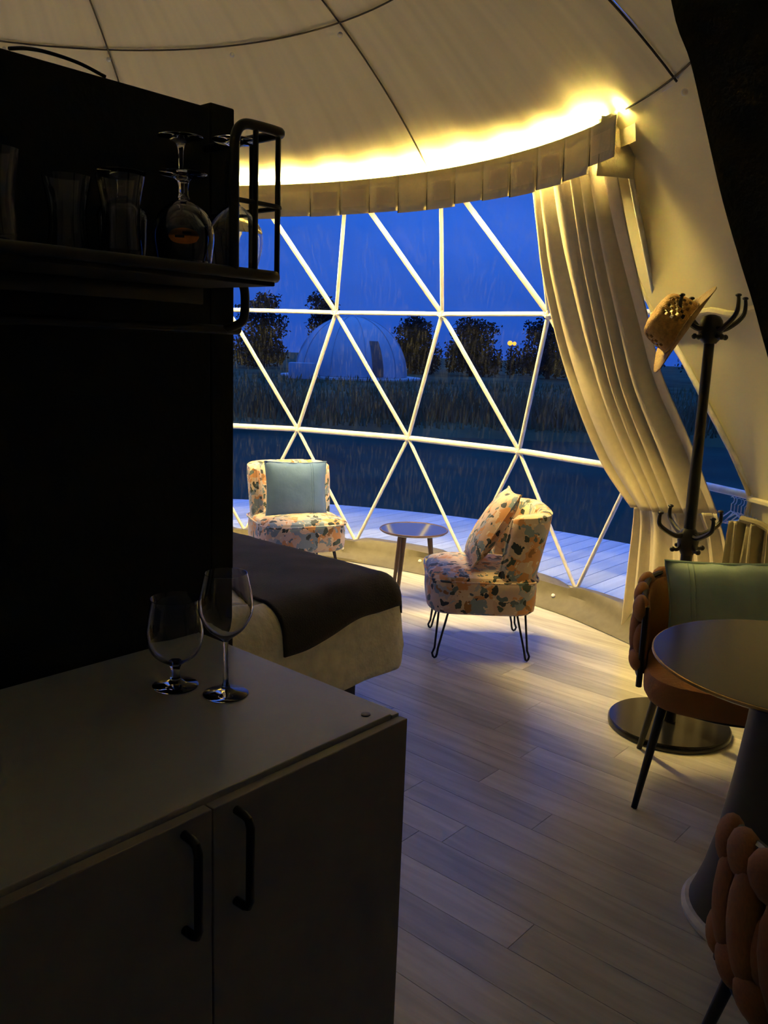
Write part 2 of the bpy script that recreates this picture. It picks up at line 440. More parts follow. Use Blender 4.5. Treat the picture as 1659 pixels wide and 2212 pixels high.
MB().ball(shell(46.3, 88.5, -0.02), 0.05, sc=(1, 1, 0.3)).build('crown_cap', 'lining', ceil, world=True)

# ---- wall linings below the ring
def ang_start(el):
    pts = [(-1.5, 22.6), (14.03, 15.1), (28.74, 22.6), (43.7, 24.5)]
    for (e0, a0), (e1, a1) in zip(pts, pts[1:]):
        if el <= e1: return a0 + (a1 - a0) * (el - e0) / (e1 - e0)
    return pts[-1][1]
def wall(name, label, f0, l1, nu, nv, mt='lining'):
    P = []
    for j in range(nv + 1):
        el = -1.0 + (43.7 + 1.0) * j / nv; row = []
        l0 = f0(el)
        for i in range(nu + 1):
            lon = l0 + (l1 - l0) * i / nu
            d = 0.010 * nz3(lon * 0.12, el * 0.12, 7) + 0.006 * nz3(lon * 0.4, el * 0.05, 2)
            p = shell(lon, el, d); row.append((p.x, p.y, max(p.z, 0.0)))
        P.append(row)
    return tag(MB().grid(P).build(name, mt), label, 'wall', kind='structure')
wr = wall('wall_right', 'beige fabric dome wall lining behind the coat stand', ang_start, -20, 40, 40)
wall('wall_front', 'fabric dome wall lining around the entrance bay', lambda e: -20, -110, 50, 20, 'baylining')
wall('wall_left', 'fabric dome wall lining on the bed side', lambda e: -110, -215, 50, 20)
# hems along the lining edge and the strut ridge under it
hem = MB().tube([shell(ang_start(-1 + 44.7 * k / 60), -1 + 44.7 * k / 60, -0.006) for k in range(61)], 0.009, 6)
hem.build('hem', 'lining', wr)
MB().tube([sph(22.6 - k, EL['A'] + 0.2 * math.sin(k), R - 0.035) for k in range(26)], 0.014, 6).build('hem', 'lining', wr)
MB().tube([sph(15.1 - k * 2, EL['B'], R - 0.035) for k in range(14)], 0.014, 6).build('hem', 'lining', wr)

# ---- the panoramic window: steel tubes, hubs, clear triangular panes
win = thing('window_1', 'panoramic geodesic window of cream tubes and clear triangular vinyl panes', 'window', (CX, CY, ZC), kind='structure')
K0, K1 = -5, 3
def strut(a, b, r=0.0135): MB().tube([a, b], r, 10).build('strut', 'strut', win, world=True)
def arcstrut(a, b, r=0.0135):  # a slight sag towards the middle
    m_ = (a + b) / 2; MB().tube([a, m_, b], r, 10).build('strut', 'strut', win, world=True)
def pane(a, b, c):
    ctr = (a + b + c) / 3; MB().add([a, b, c], [(0, 1, 2)]).build('pane', 'pane', win, smooth=False, world=True)
RO = R + 0.018
for k in range(K0, K1 + 1):
    A, C = node('A', k), node('C', k)
    h = [('A', k)]
    if k < K1:
        strut(A, node('A', k + 1)); strut(C, node('C', k + 1), 0.016)
        pane(node('A', k, RO), node('A', k + 1, RO), node('D', k + .5, RO))
        pane(node('A', k, RO), node('A', k + 1, RO), node('B', k + .5, RO))
        pane(node('C', k, RO), node('C', k + 1, RO), node('B', k + .5, RO))
    for d in (-.5, .5):
        if k + d < K0: continue
        strut(A, node('D', k + d), 0.0155 if d < 0 else 0.012); strut(A, node('B', k + d)); strut(C, node('B', k + d), 0.012)
    for rg in ('D', 'B'):
        if k > K0:
            strut(node(rg, k - .5), node(rg, k + .5), 0.019 if rg == 'B' else 0.0135)
    if k > K0:
        pane(A, node('D', k - .5, RO), node('D', k + .5, RO))
        pane(node('A', k, RO), node('B', k - .5, RO), node('B', k + .5, RO))
        pane(node('C', k, RO), node('B', k - .5, RO), node('B', k + .5, RO))
def hub(p, big):
    d = (Vector((CX, CY, ZC)) - p).normalized()
    mb = MB()
    rot = d.to_track_quat('Z', 'Y').to_matrix()
    for q in range(6):
        a = q * PI / 3
        mb.tube([p + d * 0.014 + rot @ Vector((0, 0, 0)), p + d * 0.014 + rot @ Vector((math.cos(a) * big, math.sin(a) * big, -0.004))], [0.014, 0.006], 6)
    mb.tube([p - d * 0.012, p + d * 0.024], 0.013, 8)
    mb.tube([p + d * 0.024, p + d * 0.034], 0.007, 6)
    mb.build('hub', 'strut', win, world=True)
for k in range(K0, K1 + 1):
    hub(node('A', k), 0.035)
    hub(node('B', k + .5), 0.03)

# ---- low vinyl skirt round the foot of the dome, with rivets
sk = thing('baseboard_back', 'grey beige vinyl skirt along the foot of the dome window', 'skirting', (CX, CY, 0), kind='structure')
def ringstrip(prof, l0, l1, n, wob=0.0):
    P = []
    for i in range(n + 1):
        lon = l0 + (l1 - l0) * i / n
        row = []
        for j, (r, z) in enumerate(prof):
            q = wob * nz3(lon * 0.13, j * 0.6, 5) * (1 if 0 < j < len(prof) - 1 else 0.35)
            dz = 0.0
            if j >= len(prof) - 3:   # the top edge dips where the tubes come down
                kk = (PH - lon) / DP; f = abs(kk - round(kk)); dz = -0.035 * math.exp(-(f / 0.10) ** 2)
            row.append(cyl(lon, r + q, z + dz))
        P.append(row)
    return MB().grid(P)
ringstrip([(3.145, 0.004), (3.16, 0.02), (3.205, 0.045), (3.24, 0.09), (3.255, 0.13), (3.275, 0.150), (3.33, 0.148), (3.41, 0.12)], 0, 150, 170, 0.035).build('skirt', 'skirt', sk, world=True)
ringstrip([(3.41, 0.10), (3.50, 0.05), (3.60, 0.012), (3.74, -0.024)], 8, 150, 130, 0.02).build('outer_flap', 'flap', sk, world=True, label='cream flap outside the panes')
for lon in (37.6, 44, 67.5, 78, 90, 56.5):
    p = cyl(lon, 3.225, 0.07); MB().ball(p, 0.013).build('rivet', 'rivet', sk, world=True)
tag(MB().lathe([(3.30, 0.0), (3.34, 0.1)], 64, (CX, CY, 0), cap=False).build('baseboard_left', 'skirt'), 'vinyl edging at the floor round the rest of the dome', 'skirting', kind='structure')

# ---- floor: laminate planks on a base disc
fl = MB().lathe([(3.30, -0.06), (3.34, -0.008)], 96, (CX, CY, 0)).build('floor', 'subfloor', smooth=False)
tag(fl, 'round laminate floor of greyed oak planks inside the dome', 'floor', kind='structure')
YAW = 48.92 * D2R
C0 = Vector((0.0525, 1.3285, 0))
Ud = Vector((math.cos(YAW), math.sin(YAW), 0)); Vd = Vector((-math.sin(YAW), math.cos(YAW), 0))
PW, PL, RF = 0.130, 1.28, 3.29
def clip_circle(poly, c, r, n=72):
    for i in range(n):
        a = 2 * PI * i / n; nx, ny = math.cos(a), math.sin(a); o = []
        for j in range(len(poly)):
            p, q = poly[j - 1], poly[j]
            dp = (p[0] - c[0]) * nx + (p[1] - c[1]) * ny - r; dq = (q[0] - c[0]) * nx + (q[1] - c[1]) * ny - r
            if (dp <= 0) != (dq <= 0):
                t = dp / (dp - dq); o.append((p[0] + (q[0] - p[0]) * t, p[1] + (q[1] - p[1]) * t))
            if dq <= 0: o.append(q)
        poly = o
        if len(poly) < 3: return []
    return poly
def slab(poly, z0, z1):
    n = len(poly); ins = 0.0008
    cx = sum(p[0] for p in poly) / n; cy = sum(p[1] for p in poly) / n
    v = [(p[0], p[1], z0) for p in poly] + [(p[0], p[1], z1 - 0.0012) for p in poly] + \
        [(p[0] + max(-ins, min(ins, (cx - p[0]))), p[1] + max(-ins, min(ins, (cy - p[1]))), z1) for p in poly]
    f = []
    for k in (0, 1):
        for i in range(n): f.append((k * n + i, k * n + (i + 1) % n, (k + 1) * n + (i + 1) % n, (k + 1) * n + i))
    f.append(tuple(2 * n + i for i in range(n)))
    return v, f
loc_c = (((Vector((CX, CY, 0)) - C0).dot(Vd)), ((Vector((CX, CY, 0)) - C0).dot(Ud)))   # plank space: x along V, y along U
prot = Matrix(((Vd.x, Ud.x, 0, 0), (Vd.y, Ud.y, 0, 0), (0, 0, -1, 0), (0, 0, 0, 1)))
prot = Matrix.Rotation(YAW + PI / 2, 4, 'Z')           # local x -> V, local y -> -U
loc_c = ((Vector((CX, CY, 0)) - C0).dot(Vd), -(Vector((CX, CY, 0)) - C0).dot(Ud))
full = None
rows = int(2 * RF / PW) + 2
rnd = random.Random(3)
for ri in range(rows):
    y = loc_c[1] - RF - 0.03 + ri * PW
    x = loc_c[0] - RF - rnd.random() * PL
    while x < loc_c[0] + RF:
        q = [(x + 0.0003, y + 0.0003), (x + PL - 0.0003, y + 0.0003), (x + PL - 0.0003, y + PW - 0.0003), (x + 0.0003, y + PW - 0.0003)]
        inside = all((p[0] - loc_c[0]) ** 2 + (p[1] - loc_c[1]) ** 2 < (RF - 0.01) ** 2 for p in q)
        mtx = Matrix.Translation(C0) @ prot @ Matrix.Translation((x, y, 0))
        if inside:
            if full is None:
                v, f = slab([(p[0] - x, p[1] - y) for p in q], -0.008, 0.0); full = MB().add(v, f).mesh('plank', 'plank', False)
            inst('plank', full, fl, mtx)
        else:
            pl = clip_circle(q, loc_c, RF)
            if len(pl) >= 3:
                ar = abs(sum(pl[i - 1][0] * pl[i][1] - pl[i][0] * pl[i - 1][1] for i in range(len(pl)))) / 2
                if ar > 0.004:
                    v, f = slab([(p[0] - x, p[1] - y) for p in pl], -0.008, 0.0)
                    inst('plank', MB().add(v, f).mesh('plank', 'plank', False), fl, mtx)
        x += PL

# ---- deck outside: boards between the dome and the water
dk = MB()
dk.lathe([(5.2, -0.30), (5.2, -0.075)], 96, (CX, CY, 0)); dk = dk.build('deck', 'bark', smooth=False)
tag(dk, 'pale blue-lit timber deck running round the outside of the dome', 'deck', kind='structure')
BW = 0.145
dc = ((Vector((CX, CY, 0)) - C0).dot(Ud), (Vector((CX, CY, 0)) - C0).dot(Vd))
drot = Matrix.Rotation(YAW, 4, 'Z')
RI, RO2 = 3.45, 5.30
nb = int(2 * RO2 / BW)
for i in range(nb + 1):
    y0 = -RO2 + i * BW + 0.003; y1 = y0 + BW - 0.006
    def xs(r, y): return math.sqrt(max(0, r * r - y * y))
    segs = []
    if max(abs(y0), abs(y1)) < RI:
        segs = [(1, RI, RO2), (-1, RI, RO2)]
    else:
        segs = [(0, 0, RO2)]
    for sgn, ri_, ro_ in segs:
        if sgn == 0:
            if min(xs(ro_, y0), xs(ro_, y1)) < 0.15: continue
            q = [(-xs(ro_, y0), y0), (xs(ro_, y0), y0), (xs(ro_, y1), y1), (-xs(ro_, y1), y1)]
        else:
            q = [(sgn * xs(ri_, y0), y0), (sgn * xs(ro_, y0), y0), (sgn * xs(ro_, y1), y1), (sgn * xs(ri_, y1), y1)]
            if sgn < 0: q.reverse()
        mx_ = sum(p[0] for p in q) / 4; my_ = (y0 + y1) / 2
        wp = C0 + Ud * (dc[0] + mx_) + Vd * (dc[1] + my_)
        if sgn != 0 and wp.y < 1.5: continue          # the entrance side is never seen
        if sgn == 0 and wp.y < CY: continue
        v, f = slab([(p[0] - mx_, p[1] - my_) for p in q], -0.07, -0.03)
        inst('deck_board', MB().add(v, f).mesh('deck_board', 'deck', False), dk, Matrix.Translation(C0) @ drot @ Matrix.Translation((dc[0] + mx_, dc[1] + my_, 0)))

# ------------------------------------------------------------------ outdoors
P = []
for j in range(60):
    y = 7.0 + (j / 59) ** 2 * 60; P.append([(-80 + 160 * i / 20, y, -0.8) for i in range(21)])
wt = MB().grid([[(-120, 3, -0.8), (120, 3, -0.8)], [(-120, 40, -0.8), (120, 40, -0.8)]]).build('pond', 'water', smooth=False)
tag(wt, 'dark still pond water between the deck and the far bank', 'pond', kind='structure')
def gz(x, y):
    s = 22.6 + 0.8 * nz3(x * 0.06, 0, 9) + 0.03 * abs(x)
    t = max(0.0, y - s)
    return -0.86 + 0.22 * min(1, t / 0.5) + min(t, 40) * 0.0078 + 0.10 * nz3(x * 0.15, y * 0.15, 4) * min(1, t / 3)
P = []
for j in range(70):
    y = 21 + (j / 69) ** 1.8 * 150
    P.append([(-110 + 220 * i / 90, y, gz(-110 + 220 * i / 90, y)) for i in range(91)])
bk = MB().grid(P).build('bank', 'bank')
tag(bk, 'dark grassy bank on the far side of the pond', 'bank', kind='structure')
def tufts(n, x0, x1, y0, y1, h0, h1, w_, seed):
    rd = random.Random(seed); mb = MB()
    for _ in range(n):
        y = y0 + (y1 - y0) * rd.random() ** 1.6; x = x0 + (x1 - x0) * rd.random()
        h = h0 + (h1 - h0) * rd.random(); z = gz(x, y) - 0.03
        lean = (rd.uniform(-.35, .35) * h, rd.uniform(-.2, .2) * h)
        a = rd.random() * PI; dx, dy = math.cos(a) * w_, math.sin(a) * w_
        mb.add([(x - dx, y - dy, z), (x + dx, y + dy, z), (x + lean[0] * .5 + dx * .6, y + lean[1] * .5, z + h * .6), (x + lean[0] * .5 - dx * .6, y + lean[1] * .5, z + h * .6), (x + lean[0], y + lean[1], z + h)], [(0, 1, 2, 3), (3, 2, 4)])
    return mb
tag(tufts(9000, -18, 26, 23.2, 50, .12, .45, .035, 1).build('grass', 'blade', smooth=False), 'rough meadow grass growing on the far bank', 'grass', kind='stuff')
rd_ = random.Random(12); rb = MB()
for cx_, w_, y_ in ((-3.1, .7, 24.0), (2.6, 1.0, 24.5), (4.4, .8, 23.6), (-5.2, .8, 24.6), (6.8, 1.1, 24.2), (9.5, 1.4, 24.4), (0.4, .9, 24.9), (12.5, 1.5, 24.6)):
    for _ in range(260):
        x = rd_.gauss(cx_, w_); y = y_ + rd_.random() * .8; h = rd_.uniform(.5, 1.25); z = gz(x, y) - .03
        lx = rd_.uniform(-.4, .4) * h
        rb.add([(x - .02, y, z), (x + .02, y, z), (x + lx * .5 + .014, y, z + h * .6), (x + lx * .5 - .014, y, z + h * .6), (x + lx, y + rd_.uniform(-.1, .1), z + h)], [(0, 1, 2, 3), (3, 2, 4)])
tag(rb.build('reeds', 'reed', smooth=False), 'brownish dry reeds along the far water edge', 'reeds', kind='stuff')

def leaves(mb, c, rx, rz, n, size, rd):
    for _ in range(n):
        while True:
            d = Vector((rd.uniform(-1, 1), rd.uniform(-1, 1), rd.uniform(-1, 1)))
            if 0.2 < d.length < 1: break
        d = d * (0.75 + 0.4 * rd.random())
        p = Vector(c) + Vector((d.x * rx, d.y * rx, d.z * rz))
        a = Vector((rd.gauss(0, 1), rd.gauss(0, 1), rd.gauss(0, 1))).normalized() * size * rd.uniform(.6, 1.3)
        b = Vector((rd.gauss(0, 1), rd.gauss(0, 1), rd.gauss(0, 1))).normalized() * size * rd.uniform(.5, 1)
        mb.add([p - a * .5, p + b * .5, p + a * .5, p - b * .5], [(0, 1, 2, 3)])
def tree(name, label, cat, x, y, top, wd, seed, group=None, low=0.02, blobs=12, nleaf=300):
    rd = random.Random(seed); g = gz(x, y)
    t = thing(name, label, cat, (x, y, g), group=group)
    h = top - g
    tr = MB().tube([(0, 0, -.1), (0.1, 0, h * .3), (0.05, 0.05, h * .75)], [.16, .12, .05], 7)
    for q in range(6):
        a = rd.random() * 2 * PI
        tr.tube([(0.05, 0, h * (.25 + .07 * q)), (math.cos(a) * wd * .22, math.sin(a) * wd * .22, h * (.45 + .08 * q))], [.06, .02], 5)
    tr.build('trunk', 'bark', t)
    cr = MB()
    for q in range(blobs):
        a = rd.random() * 2 * PI; rr = wd * .30 * math.sqrt(rd.random()); zz = h * (low + .08 + (.84 - low) * (q + .5) / blobs)
        k = 1.0 - 0.45 * max(0, zz / h - .55)
        leaves(cr, (math.cos(a) * rr, math.sin(a) * rr, zz), wd * .34 * k, h * .15, nleaf, .26, rd)
    cr.build('crown', 'leaf', t)
    return t
def px_x(u, y): return (u - 829) / 1838.6 * (y * 0.9816 + 0.35)
tree('tree', 'dark bushy tree left of the far dome, seen beside the shelf rail', 'tree', px_x(556, 62), 62, 4.9, 3.6, 1)
tree('tree', 'dark tree crown rising directly behind the far dome top', 'tree', px_x(693, 64), 64, 5.1, 3.3, 2)
tree('tree', 'dark tree touching the right shoulder of the far dome', 'tree', px_x(873, 62), 62, 3.6, 3.4, 3)
tree('tree', 'rounded dark tree halfway between the far dome and the amber lamp', 'tree', px_x(1004, 62), 62, 3.65, 3.8, 4)
tree('tree', 'broad dark tree just right of the amber lamp', 'tree', px_x(1170, 60), 60, 3.7, 5.0, 5)
tree('tree', 'dark tree at the far right, half behind the curtain', 'tree', px_x(1330, 62), 62, 3.8, 4.6, 6)
tree('tree', 'dark tree seen through the gap right of the curtain', 'tree', px_x(1540, 62), 62, 4.1, 5.6, 8)
def hedge(x, y, top, wd, seed, label):
    rd = random.Random(seed); g = gz(x, y); h = top - g
    t = thing('hedge', label, 'hedge', (x, y, g))
    mb = MB(); leaves(mb, (0, 0, h * .5), 1, h * .5, 10, .2, rd); mb = MB()
    for q in range(9):
        leaves(mb, (wd * (-.5 + (q + .5) / 9), rd.uniform(-.4, .4), h * .46), wd * .09, h * .52 * rd.uniform(.85, 1.05), 200, .26, rd)
    mb.build('foliage', 'leaf', t)
    for q in range(5):
        xx = wd * (-.5 + (q + .5) / 5); MB().tube([(xx, 0, -.1), (xx + .1, 0, h * .6)], [.05, .02], 5).build('stem', 'bark', t)
hl = ['low dark hedge at the left behind the shelf rail', 'low dark hedge hidden behind the far dome', 'low dark hedge right of the far dome', 'low dark hedge under the rounded tree', 'low dark hedge behind the amber lamp', 'low dark hedge at the far right near the curtain']
for i, (u, top) in enumerate(((540, 1.95), (720, 2.0), (880, 1.95), (1010, 1.85), (1140, 1.75), (1300, 1.9))):
    hedge(px_x(u, 67), 67, top + .15, 4.2, 20 + i, hl[i])

# the neighbouring dome
DX, DY, DZ, DR = -2.35, 53.0, -0.32, 3.42
dome = thing('dome_tent', 'pale geodesic dome tent standing across the pond', 'tent', (DX, DY, DZ))
prof = [(DR * math.cos(a * D2R), DR * math.sin(a * D2R) * 1.04) for a in [i * 5 for i in range(18)]] + [(0.02, DR * 1.04)]
MB().lathe(prof, 36, cap=False).build('shell', 'dome_skin', dome)
rb = MB()
for q in range(10):
    a = q * 36 * D2R
    rb.tube([((DR + .01) * math.cos(b * D2R) * math.cos(a), (DR + .01) * math.cos(b * D2R) * math.sin(a), (DR * 1.04 + .01) * math.sin(b * D2R)) for b in range(0, 90, 6)], .025, 5)
rb.build('seam', 'dome_skin', dome)
a0, a1 = -66 * D2R, -54 * D2R
def dpt(a, z, k=.04):
    rr = math.sqrt(max(.1, DR * DR - (z / 1.04) ** 2)) + k; return (rr * math.cos(a), rr * math.sin(a), z)
MB().grid([[dpt(a0 + (a1 - a0) * i / 4, z) for z in (.05, .6, 1.2, 1.7, 2.1)] for i in range(5)]).build('doorway', 'dome_dark', dome, label='dark doorway')
MB().rbox(-3.35, -1.9, -4.3, -3.3, -.55, .75, .05).build('porch', 'dome_skin', dome)
pf = MB().lathe([(4.3, -.42), (4.3, -.02)], 40).build('platform', 'dome_deck', dome)
for q in range(8):
    a = q * 45 * D2R; MB().tube([(3.6 * math.cos(a), 3.6 * math.sin(a), -.9), (3.6 * math.cos(a), 3.6 * math.sin(a), -.4)], .08, 6).build('post', 'bark', dome)
# amber yard lamp
lx = px_x(1090, 58)
lamp = thing('yard_lamp', 'small amber lamp glowing between the far trees', 'lamp', (lx, 58, gz(lx, 58)))
hh = 2.02 - gz(lx, 58)
MB().tube([(0, 0, -.2), (0, 0, hh - .2)], .04, 8).build('post', 'black', lamp)
MB().rbox(-.2, .2, -.14, .14, hh - .22, hh - .16, .02).build('bracket', 'black', lamp)
MB().ball((-.14, -.02, hh), .17, sc=(1, 1, .95)).build('globe', 'amber', lamp)
MB().ball((.16, -.02, hh - .02), .13).build('globe', 'amber', lamp)

# ------------------------------------------------------------------ LED strip, valance, curtain
led = thing('led_strip', 'warm glowing LED strip running along the valance top', 'lamp', (CX, CY, 2.40))
MB().tube([cyl(16.6 + k * (128.4 / 90), 2.430, 2.384) for k in range(91)], 0.010, 8).build('light_tube', 'led', led, world=True)
MB().tube([cyl(13.2, 2.428, 2.421), cyl(12.6, 2.420, 2.430)], 0.0028, 8).build('light_tube', 'led', led, world=True, label='loose glowing end of the strip')
for k in range(0, 91, 6):
    MB().tube([cyl(16.6 + k * (128.4 / 90), 2.434, 2.392), cyl(16.6 + k * (128.4 / 90), 2.466, 2.42)], 0.0025, 5).build('clip', 'strut', led, world=True)

val = thing('valance', 'slit beige fabric valance hanging under the glowing ceiling edge', 'valance', (CX, CY, 2.4))
VL0, VL1 = 12.6, 145.0
MB().grid([[cyl(VL0 + (VL1 - VL0) * i / 90, 2.415 + 0.004 * math.sin(i * 1.3), z) for z in (2.36, 2.39, 2.418 + 0.003 * nz3(i * .4, 0, 0))] for i in range(91)]).build('header', 'valance', val, world=True)
nfl = 28
# added shield keeping LED light off the deck, and the closed end of the valance
MB().grid([[cyl(12.6 + 132.4 * i / 90, rr_, z) for rr_, z in ((2.478, 2.432), (2.492, 2.37), (2.500, 2.312))] for i in range(91)]).build('led_shield', 'valance', val, world=True)
solidify(MB().grid([[cyl(15.6 - .25 * math.sin(PI * a / 6), 2.412 + .165 * a / 6, 2.425 + (2.20 - 2.425) * b / 5) for b in range(6)] for a in range(7)]).build('end_flap', 'valance', val, world=True), .003)
rdv = random.Random(5)
for i in range(nfl):
    l0 = VL0 + (VL1 - VL0) * i / nfl; l1 = VL0 + (VL1 - VL0) * (i + 1) / nfl + 0.02
    ph, cu = 0.0, rdv.uniform(-.002, .000)
    zb = 2.215 + rdv.uniform(-.008, .008) + (0.03 if i == 0 else 0)
    P = []
    for a in range(9):
        t = a / 8; lon = l0 + (l1 - l0) * t; row = []
        for b in range(6):
            s_ = b / 5; z = 2.40 + (zb - 2.40) * s_
            row.append(cyl(lon, 2.4105 + s_ * .006 + s_ * (ph * (t - .5) * 2 + cu * (2 * t - 1) ** 2), z))
        P.append(row)
    solidify(MB().grid(P).build('flap', 'valance', val, world=True), 0.002)
    lo_ = l1 - .01
    MB().tube([cyl(lo_, 2.4085 + .006 * (.45 + .55 * q / 4), 2.40 + (zb - 2.40) * (.45 + .55 * q / 4)) for q in range(5)], [.0006, .0016, .002, .0024, .003], 5).build('slit', 'seam', val, world=True)
    if i % 2 == 0 or i in (3, 9):
        f0, f1 = l0 + (l1 - l0) * rdv.uniform(.1, .2), l0 + (l1 - l0) * rdv.uniform(.7, .92)
        MB().grid([[cyl(f0 + (f1 - f0) * a / 4, 2.4065 + s_ * .006 + (s_) * (ph * ((f0 + (f1 - f0) * a / 4 - l0) / (l1 - l0) - .5) * 2), 2.40 + (zb - 2.40) * s_) for s_ in (.28, .5, .78)] for a in range(5)]).build('patch', 'patch', val, world=True, label='rectangular patch on a flap, paled for strip light showing through')

# curtain: swept drape, tie band, lower fall
Lp = [(0.640, 4.235, 2.335), (0.720, 4.38, 2.06), (0.779, 4.475, 1.872), (0.922, 4.62, 1.506), (1.06, 4.62, 1.18), (1.195, 4.57, 0.905), (1.322, 4.44, 0.715)]
Rp = [(0.875, 3.645, 2.335), (0.975, 3.71, 2.08), (1.069, 3.823, 1.91), (1.19, 3.93, 1.66), (1.285, 3.98, 1.42), (1.43, 3.95, 1.12), (1.55, 3.86, 0.80)]
cur = thing('curtain', 'cream pleated curtain swept aside right of the window', 'curtain', (1.35, 4.2, 0))
NT, NS = 60, 110
Lc, Rc = catmull(Lp, NT), catmull(Rp, NT)
P = []
ctr = Vector((CX, CY, 1.2))
for i in range(NT):
    t = i / (NT - 1); row = []
    for j in range(NS + 1):
        s = j / NS
        p = Lc[i].lerp(Rc[i], s)
        n_ = Vector((CX - p.x, CY - p.y, 0.0)).normalized()
        w_ = s * 6.6 + 0.40 * math.sin(s * 9 + t * 1.2)
        amp = 0.042 + 0.014 * math.sin(t * PI) - 0.010 * t
        fold = abs(math.sin(PI * w_)) ** 0.75 * 1.6 - 0.75 + 0.16 * math.sin(2 * PI * w_ * 1.0 + 1.3 + 2 * t)
        bow = 0.05 * math.sin(PI * s)
        row.append(p + n_ * (amp * fold + bow * (0.4 + t)) + Vector((0, 0, -0.01 * math.sin(PI * s) * t)))
    P.append(row)
solidify(MB().grid(P).build('drape', 'curtain', cur, world=True), 0.004)
# lower fall
Lb = [(1.322, 4.44, 0.715), (1.33, 4.46, 0.60), (1.335, 4.50, 0.35), (1.335, 4.515, 0.02)]
Rb = [(1.55, 3.86, 0.80), (1.60, 3.83, 0.66), (1.62, 3.74, 0.40), (1.60, 3.66, 0.02)]
Lc2, Rc2 = catmull(Lb, 26), catmull(Rb, 26)
P = []
for i in range(26):
    t = i / 25; row = []
    for j in range(NS + 1):
        s = j / NS; p = Lc2[i].lerp(Rc2[i], s)
        n_ = Vector((CX - p.x, CY - p.y, 0.0)).normalized()
        w_ = s * 6.3 + 0.4 * math.sin(s * 7)
        fold = abs(math.sin(PI * w_)) ** 0.8 * 1.5 - 0.7 + 0.25 * math.sin(2 * PI * w_ * 2 + 0.6)
        row.append(p + n_ * ((0.020 + 0.016 * t) * fold + 0.05 * math.sin(PI * s) * (1 - .5 * t)))
    P.append(row)
solidify(MB().grid(P).build('lower_drape', 'curtain', cur, world=True), 0.004)
# ------------------------------------------------------------------ hangers, and the curtain's gathered tail as a separate khaki cloth
for i in range(9):
    t = i / 8
    base = Vector((1.612 + 0.085 * t, 3.90 - 0.10 * t, 0.868 - 0.012 * t))
    hg = thing('coat_hanger', 'clear plastic coat hanger in the bunch hung beside the curtain tie', 'hanger', base, (28 + 14 * math.sin(i * 2.1)) * D2R, group='clear hangers beside the curtain')
    hook = [(0, 0, -.06)] + [(0.016 * math.sin(a), 0, -.025 - 0.016 * math.cos(a) + .016) for a in [k * 0.45 for k in range(9)]]
    MB().tube(hook, 0.0022, 6).build('hook', 'hanger', hg)
    MB().tube([(-.075, 0, -.105), (-.05, 0, -.085), (0, 0, -.06), (.05, 0, -.085), (.075, 0, -.105), (.03, 0, -.11), (-.03, 0, -.11)], 0.0034, 6, closed=True).build('shoulders', 'hanger', hg)
gm = thing('curtain_tail', 'khaki curtain tail gathered in folds behind the green cushion', 'curtain_tail', (1.66, 3.70, 0.0))
P = []
for i in range(30):
    t = i / 29; row = []
    for j in range(50):
        s = j / 49
        p = Vector((1.575 + 0.17 * s, 3.80 - 0.26 * s, 0.79 - 0.10 * (s - .3) ** 2 * (1 - t) - t * 0.50))
        p += Vector((-.8, -.5, 0)).normalized() * (0.022 * math.sin(s * 21 + t * 1.5) + 0.012 * math.sin(s * 47 + 1) + 0.03 * t * math.sin(s * 8))
        row.append(p)
    P.append(row)
solidify(MB().grid(P).build('cloth', 'tailcloth', gm, world=True), 0.005)
MB().tube(catmull([(1.60, 3.75, .80), (1.67, 3.66, .785), (1.72, 3.60, .72), (1.735, 3.58, .60), (1.73, 3.57, .48)], 20), 0.016, 8).build('strap', 'tailcloth', gm, world=True)

# ------------------------------------------------------------------ partition, cabinet, shelf (local frame: x along U, y along V)
def loc(name, label, cat, group=None, kind=None): return thing(name, label, cat, (C0.x, C0.y, 0), YAW, group, kind)
pt = loc('wall_partition', 'tall black partition wall behind the cabinet and glasses', 'wall', kind='structure')
MB().rbox(-1.7, 0.020, 0.557, 0.607, 0.0, 1.928, .003).build('panel', 'blackwall', pt, smooth=False)
MB().rbox(0.020, 0.078, 0.556, 0.612, 0.0, 1.938, .004).build('post', 'blackwall', pt, smooth=False)
cb = tag(MB().tube(catmull([(-.36, .56, 1.931), (-.33, .565, 1.940), (-.29, .57, 1.945), (-.24, .565, 1.941), (-.195, .56, 1.930)], 24), 0.003, 8).build('cable', 'black'), 'thin black cable looping above the partition top', 'cable')
cb.matrix_basis = Matrix.Translation(C0) @ Matrix.Rotation(YAW, 4, 'Z')

